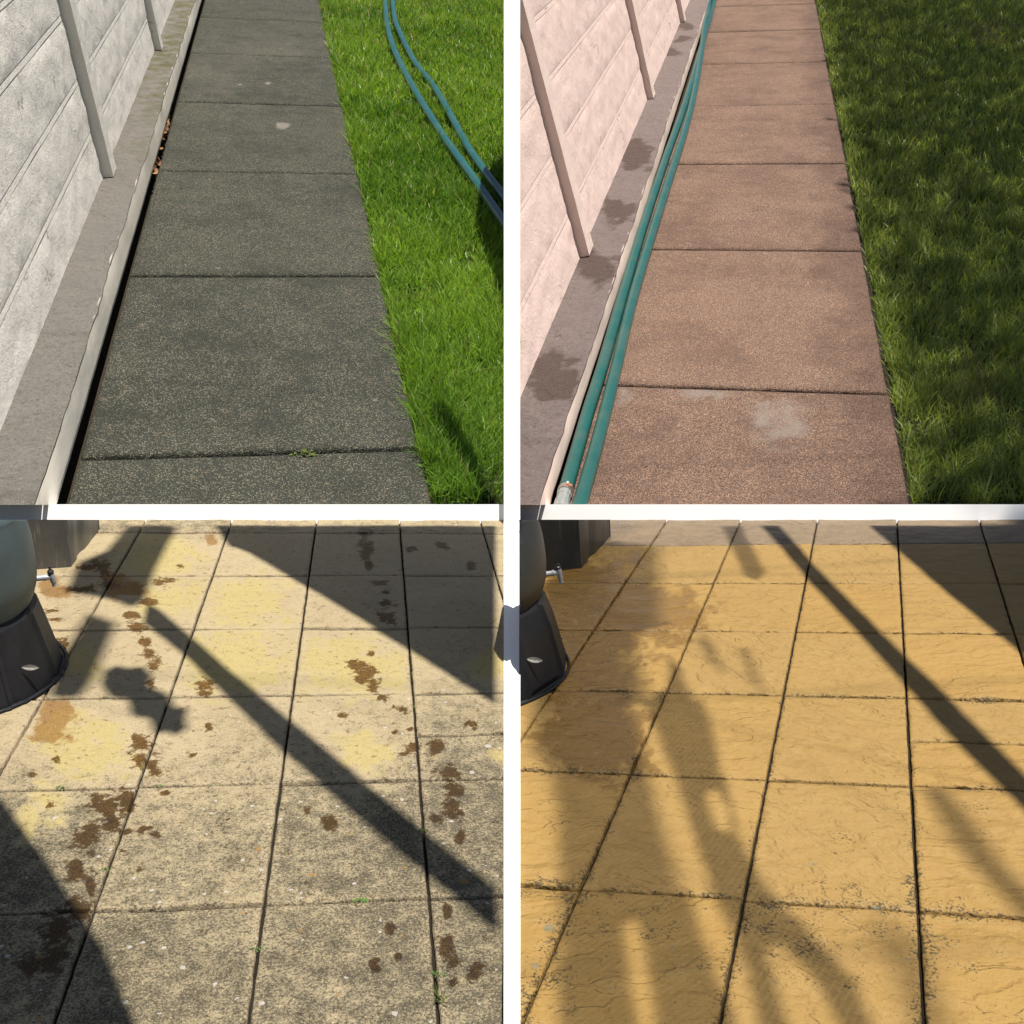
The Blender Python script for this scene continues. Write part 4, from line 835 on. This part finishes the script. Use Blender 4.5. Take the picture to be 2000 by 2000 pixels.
metal_box(P4, (105, 226), (262, 214), (372, 92), 'weathered metal box, its colour darkened for shade, behind the shade-darkened butt', (0.045, 0.047, 0.046), 'dark', [SIDE4, TOP4])  # shaded copy of the grey box, darkened in its colour

# ------------------------------------------------------------------ added things overhead, outlined to cast the patio shadows (all above or beside the view)
def lift(plot, pts, t):
    s_ = plot.dirl(SUN_VIEW); return [plot.hit(x, y) + s_ * t for x, y in pts]
def plate(name, plot, pts, t, m, label, cat, group=None, th=0.006):
    P = lift(plot, pts, t); n = len(P); V = [list(p) for p in P] + [list(p + np.array([0, 0, th])) for p in P]
    Fc = [list(range(n)), list(range(n, 2 * n))[::-1]] + [[(i + 1) % n, i, n + i, n + (i + 1) % n] for i in range(n)]
    o = mesh_obj(name, V, Fc, m, plot, org=P[0]); return tag(o, label, cat, group)
def shade_things():
    plate('shade_plate', P3, [(812, 52), (862, 128), (935, 152), (1340, 392), (1872, 728), (1872, 52)], 2.5, m_added_grey, 'added unseen plate shaped to shade the far right of the lichened patio', 'shadow caster')
    plate('shade_plate', P3, [(-60, 1040), (20, 1100), (110, 1220), (205, 1360), (330, 1550), (400, 1660), (510, 1920), (540, 2010), (-80, 2010)], 2.0, m_added_grey, 'added unseen plate shaped to shade the near left patio corner', 'shadow caster')
    plate('shade_bar', P3, [(560, 345), (600, 368), (735, 482), (870, 600), (1100, 788), (1350, 998), (1880, 1426), (1880, 1586), (1550, 1322), (1100, 932), (870, 712), (700, 545), (545, 420)], 2.4, m_added_brown, 'added unseen bar shaped to cast the slanting shadow on the lichened patio', 'pole', None, 0.03)
    plate('shade_blob', P3, [(395, 600), (440, 578), (490, 590), (545, 582), (575, 620), (560, 655), (640, 690), (660, 735), (712, 742), (700, 775), (708, 815), (660, 846), (628, 828), (588, 838), (560, 780), (500, 770), (480, 705), (415, 700), (380, 650)], 3.0, m_added_green, 'added unseen plate casting the round shadow on the middle left of the lichened patio', 'leaf')
    plate('shade_blob', P3, [(480, 52), (640, 52), (668, 60), (640, 110), (590, 210), (545, 330), (500, 360), (420, 330), (250, 300), (300, 190), (400, 150), (450, 90)], 3.6, m_added_green, 'added unseen ragged plate shading the far left of the lichened patio', 'leaf')
    plate('shade_blob', P3, [(440, 420), (400, 520), (350, 640), (300, 700), (180, 700), (210, 560), (280, 470), (330, 380)], 4.6, m_added_green, 'added unseen plate shading the ground beside the lichened patio water butt', 'leaf')
    plate('shade_plate', P4, [(1350, 52), (1560, 235), (1870, 492), (1960, 568), (2040, 630), (2040, 52)], 2.5, m_added_grey, 'added unseen plate shaped to shade the far right of the ochre patio', 'shadow caster')
    plate('shade_bar', P4, [(1010, 52), (1140, 200), (1470, 530), (1640, 690), (2040, 1090), (2040, 1220), (1700, 880), (1480, 640), (1300, 440), (1120, 250), (950, 52)], 2.6, m_added_brown, 'added unseen bar shaped to cast the slanting shadow on the ochre patio', 'pole', None, 0.03)
    S = [([[(30, 330), (130, 250), (200, 110), (420, 105), (590, 120), (600, 240), (600, 420), (520, 440), (505, 540), (560, 690), (480, 714), (524, 854), (534, 927), (554, 1002), (584, 1127), (629, 1252), (664, 1377), (689, 1452), (729, 1577), (769, 1702), (809, 1772), (849, 1872), (860, 2010), (518, 2010), (509, 1872), (484, 1680), (445, 1545), (459, 1690), (484, 1872), (486, 2010), (150, 2010), (146, 1872), (136, 1677), (139, 1377), (136, 1127), (119, 1027), (74, 947), (30, 930)]], 2.6),
         ([[(590, 540), (650, 600), (690, 690), (729, 704), (764, 779), (779, 854), (799, 979), (809, 1002), (829, 1102), (869, 1227), (909, 1292), (960, 1380), (1060, 1500), (1180, 1640), (1300, 1760), (1390, 2010), (1260, 2010), (1130, 1760), (1010, 1640), (960, 1660), (1010, 1790), (1060, 2010), (930, 2010), (909, 1872), (879, 1767), (829, 1627), (779, 1552), (739, 1452), (724, 1377), (689, 1252), (639, 1127), (594, 1002), (559, 927), (540, 860), (480, 714), (560, 690), (590, 640)], [(739, 1052), (770, 1050), (815, 1120), (824, 1200), (780, 1195), (750, 1120)]], 2.8),
         ([[(700, 440), (760, 500), (800, 620), (770, 600), (715, 520)]], 4.0), ([[(850, 500), (890, 520), (930, 620), (960, 700), (900, 640)]], 4.0),
         ([[(785, 52), (870, 52), (965, 235), (930, 262), (870, 240)]], 2.8), ([[(40, 60), (330, 60), (365, 95), (250, 215), (40, 250)]], 2.8),
         ([[(1530, 1040), (1640, 1040), (1760, 1180), (1873, 1330), (2040, 1500), (2040, 1640), (1820, 1440), (1660, 1260)]], 4.5), ([[(1350, 1540), (1420, 1530), (1560, 1700), (1690, 2010), (1540, 2010), (1440, 1740)]], 7.0)]
    for i, (pp, t) in enumerate(S):
        shade_comb(pp, t, i)
def shade_comb(rings, t, k_):
    """a frond: narrow slats side by side, added to cast a soft shadow of an outline"""
    RG = [np.array(lift(P4, g_, t)) for g_ in rings]; P = RG[0]; ang = 0.9 + 0.35 * k_; d = np.array([math.cos(ang), math.sin(ang)]); n = np.array([-d[1], d[0]])
    q = P[:, :2] @ n; lo, hi = q.min(), q.max(); V = []; Fc = []; x = lo
    while x < hi:
        w = 0.0085; cr = []
        for a, b in [(a_, b_) for g_ in RG for a_, b_ in zip(g_, np.roll(g_, -1, axis=0))]:
            qa, qb = a[:2] @ n - x - w / 2, b[:2] @ n - x - w / 2
            if qa * qb < 0: cr.append((a + (b - a) * (qa / (qa - qb))))
        cr.sort(key=lambda p: p[:2] @ d)
        for a, b in zip(cr[::2], cr[1::2]):
            i0 = len(V); h = np.array([n[0], n[1], 0]) * w * 0.41; m_ = (a + b) / 2
            V += [a, m_ - h, b, m_ + h, a + (m_ - a) * .3 - h, b + (m_ - b) * .3 - h, b + (m_ - b) * .3 + h, a + (m_ - a) * .3 + h]; Fc.append([i0, i0 + 4, i0 + 1, i0 + 5, i0 + 2, i0 + 6, i0 + 3, i0 + 7])
        x += w * 1.22
    tag(mesh_obj('shade_slats', np.array(V), Fc, m_added_green, P4, org=P[0]), 'added unseen frond hanging high over the ochre patio, out of the picture', 'shade_comb', 'shadow casters over the ochre patio')
m_added_green = simple('added_green', (0.05, 0.10, 0.02), 0.5, 0.4, 0.3, 12)
shade_things()
def rig():
    """four added masts outside the view, with wires and cords holding up the shadow casters"""
    root = bpy.data.objects.new('caster_rig', None); col.objects.link(root); ORG[root] = np.zeros(3); tag(root, 'four added unseen masts with wires that hold the shadow casters over both patios', 'caster rig')
    H = 6.6; mx = [(-3.0, -1.2), (3.2, -1.2), (3.2, 3.2), (-3.0, 3.2)]; tops = []
    for x, y in mx:
        V, Fc = tube_vf([[x, y, 0.0], [x, y, H]], 0.03, 10); mesh_obj('mast', V, Fc, m_added_brown, None, root); tops.append(np.array([x, y, H - 0.05]))
    for a in range(4):
        V, Fc = tube_vf([tops[a], tops[(a + 1) % 4]], 0.003, 6); mesh_obj('wire', V, Fc, m_added_grey, None, root)
    wires = [(tops[0] + (tops[3] - tops[0]) * f, tops[1] + (tops[2] - tops[1]) * f) for f in (0.15, 0.35, 0.55, 0.75)]
    for a, b in wires:
        V, Fc = tube_vf([a, b], 0.003, 6); mesh_obj('wire', V, Fc, m_added_grey, None, root)
    bpy.context.view_layer.update()
    for o in list(col.objects):
        if o.name.split('.')[0] in ('shade_plate', 'shade_bar', 'shade_blob', 'shade_slats'):
            co = np.array([o.matrix_world @ v.co for v in o.data.vertices])
            for p in (co[np.argmin(co[:, 0])], co[np.argmax(co[:, 0])]):
                best = min(wires, key=lambda w: abs(w[0][1] - p[1])); t = np.clip((p[0] - best[0][0]) / (best[1][0] - best[0][0]), 0, 1); q = best[0] + (best[1] - best[0]) * t
                V, Fc = tube_vf([p, q], 0.0015, 4); mesh_obj('cord', V, Fc, m_added_grey, None, root)
rig()

# added unseen tree, its crown shaped to shade the lawn of the brown path
def tree():
    r = np.random.default_rng(21); s_ = P2.dirl(SUN_VIEW); V = []; Fc = []
    tgt = []
    while len(tgt) < 26000:
        u = r.uniform(P2.W - 0.10, P2.W + 4.6); v = r.uniform(-2.2, 14.5); e = (u - P2.W) / 0.28
        dens = np.clip(0.35 + e * 0.75, 0, 1)
        if P2.view([[u, v, 0]])[0][0] < 0.2: continue
        if u < P2.W + 0.1 and r.random() < 0.5 + 0.5 * (noise(v * 1.3, 0.5, 9) < 0.55): continue
        if r.random() < dens: tgt.append((u, v))
    tgt = np.array(tgt); n = len(tgt); t = r.uniform(7.0, 9.5, n); C = np.stack([tgt[:, 0], tgt[:, 1], np.zeros(n)], 1) + t[:, None] * s_
    sz = r.uniform(.10, .20, n); a = r.normal(size=(n, 3)); a[:, 2] *= 0.45; a /= np.linalg.norm(a, axis=1)[:, None]; b = np.cross(a, r.normal(size=(n, 3))); b /= np.linalg.norm(b, axis=1)[:, None]
    Vq = np.stack([C - a * sz[:, None] * .6, C + b * sz[:, None] * .3, C + a * sz[:, None] * .6, C - b * sz[:, None] * .3], 1).reshape(-1, 3)
    Fq = (np.arange(n)[:, None] * 4 + np.arange(4)).tolist()
    base = np.array([P2.W + 5.4, 5.0, -0.4]); root = empty('added_shade_tree', P2, base); tag(root, 'added unseen tree with a crown shaped to shade the lawn', 'tree')
    mesh_obj('crown', Vq, Fq, m_added_green, P2, root, org=base)
    top = base + np.array([0.2, -0.4, 6.2]); V, Fc = tube_vf(spline([base, base + np.array([.1, .1, 1.4]), top], 14), np.linspace(.24, .14, 14), 14); mesh_obj('trunk', V, Fc, m_added_brown, P2, root, org=base, smooth=True)
    for k_ in range(9):
        e = C[r.integers(n)]; V, Fc = tube_vf(spline([top - np.array([0, 0, 0.3]), (top + e) / 2 + np.array([0, 0, .25]), e], 10), np.linspace(.08, .018, 10), 8); mesh_obj('limb', V, Fc, m_added_brown, P2, root, org=top, smooth=True)
tree()
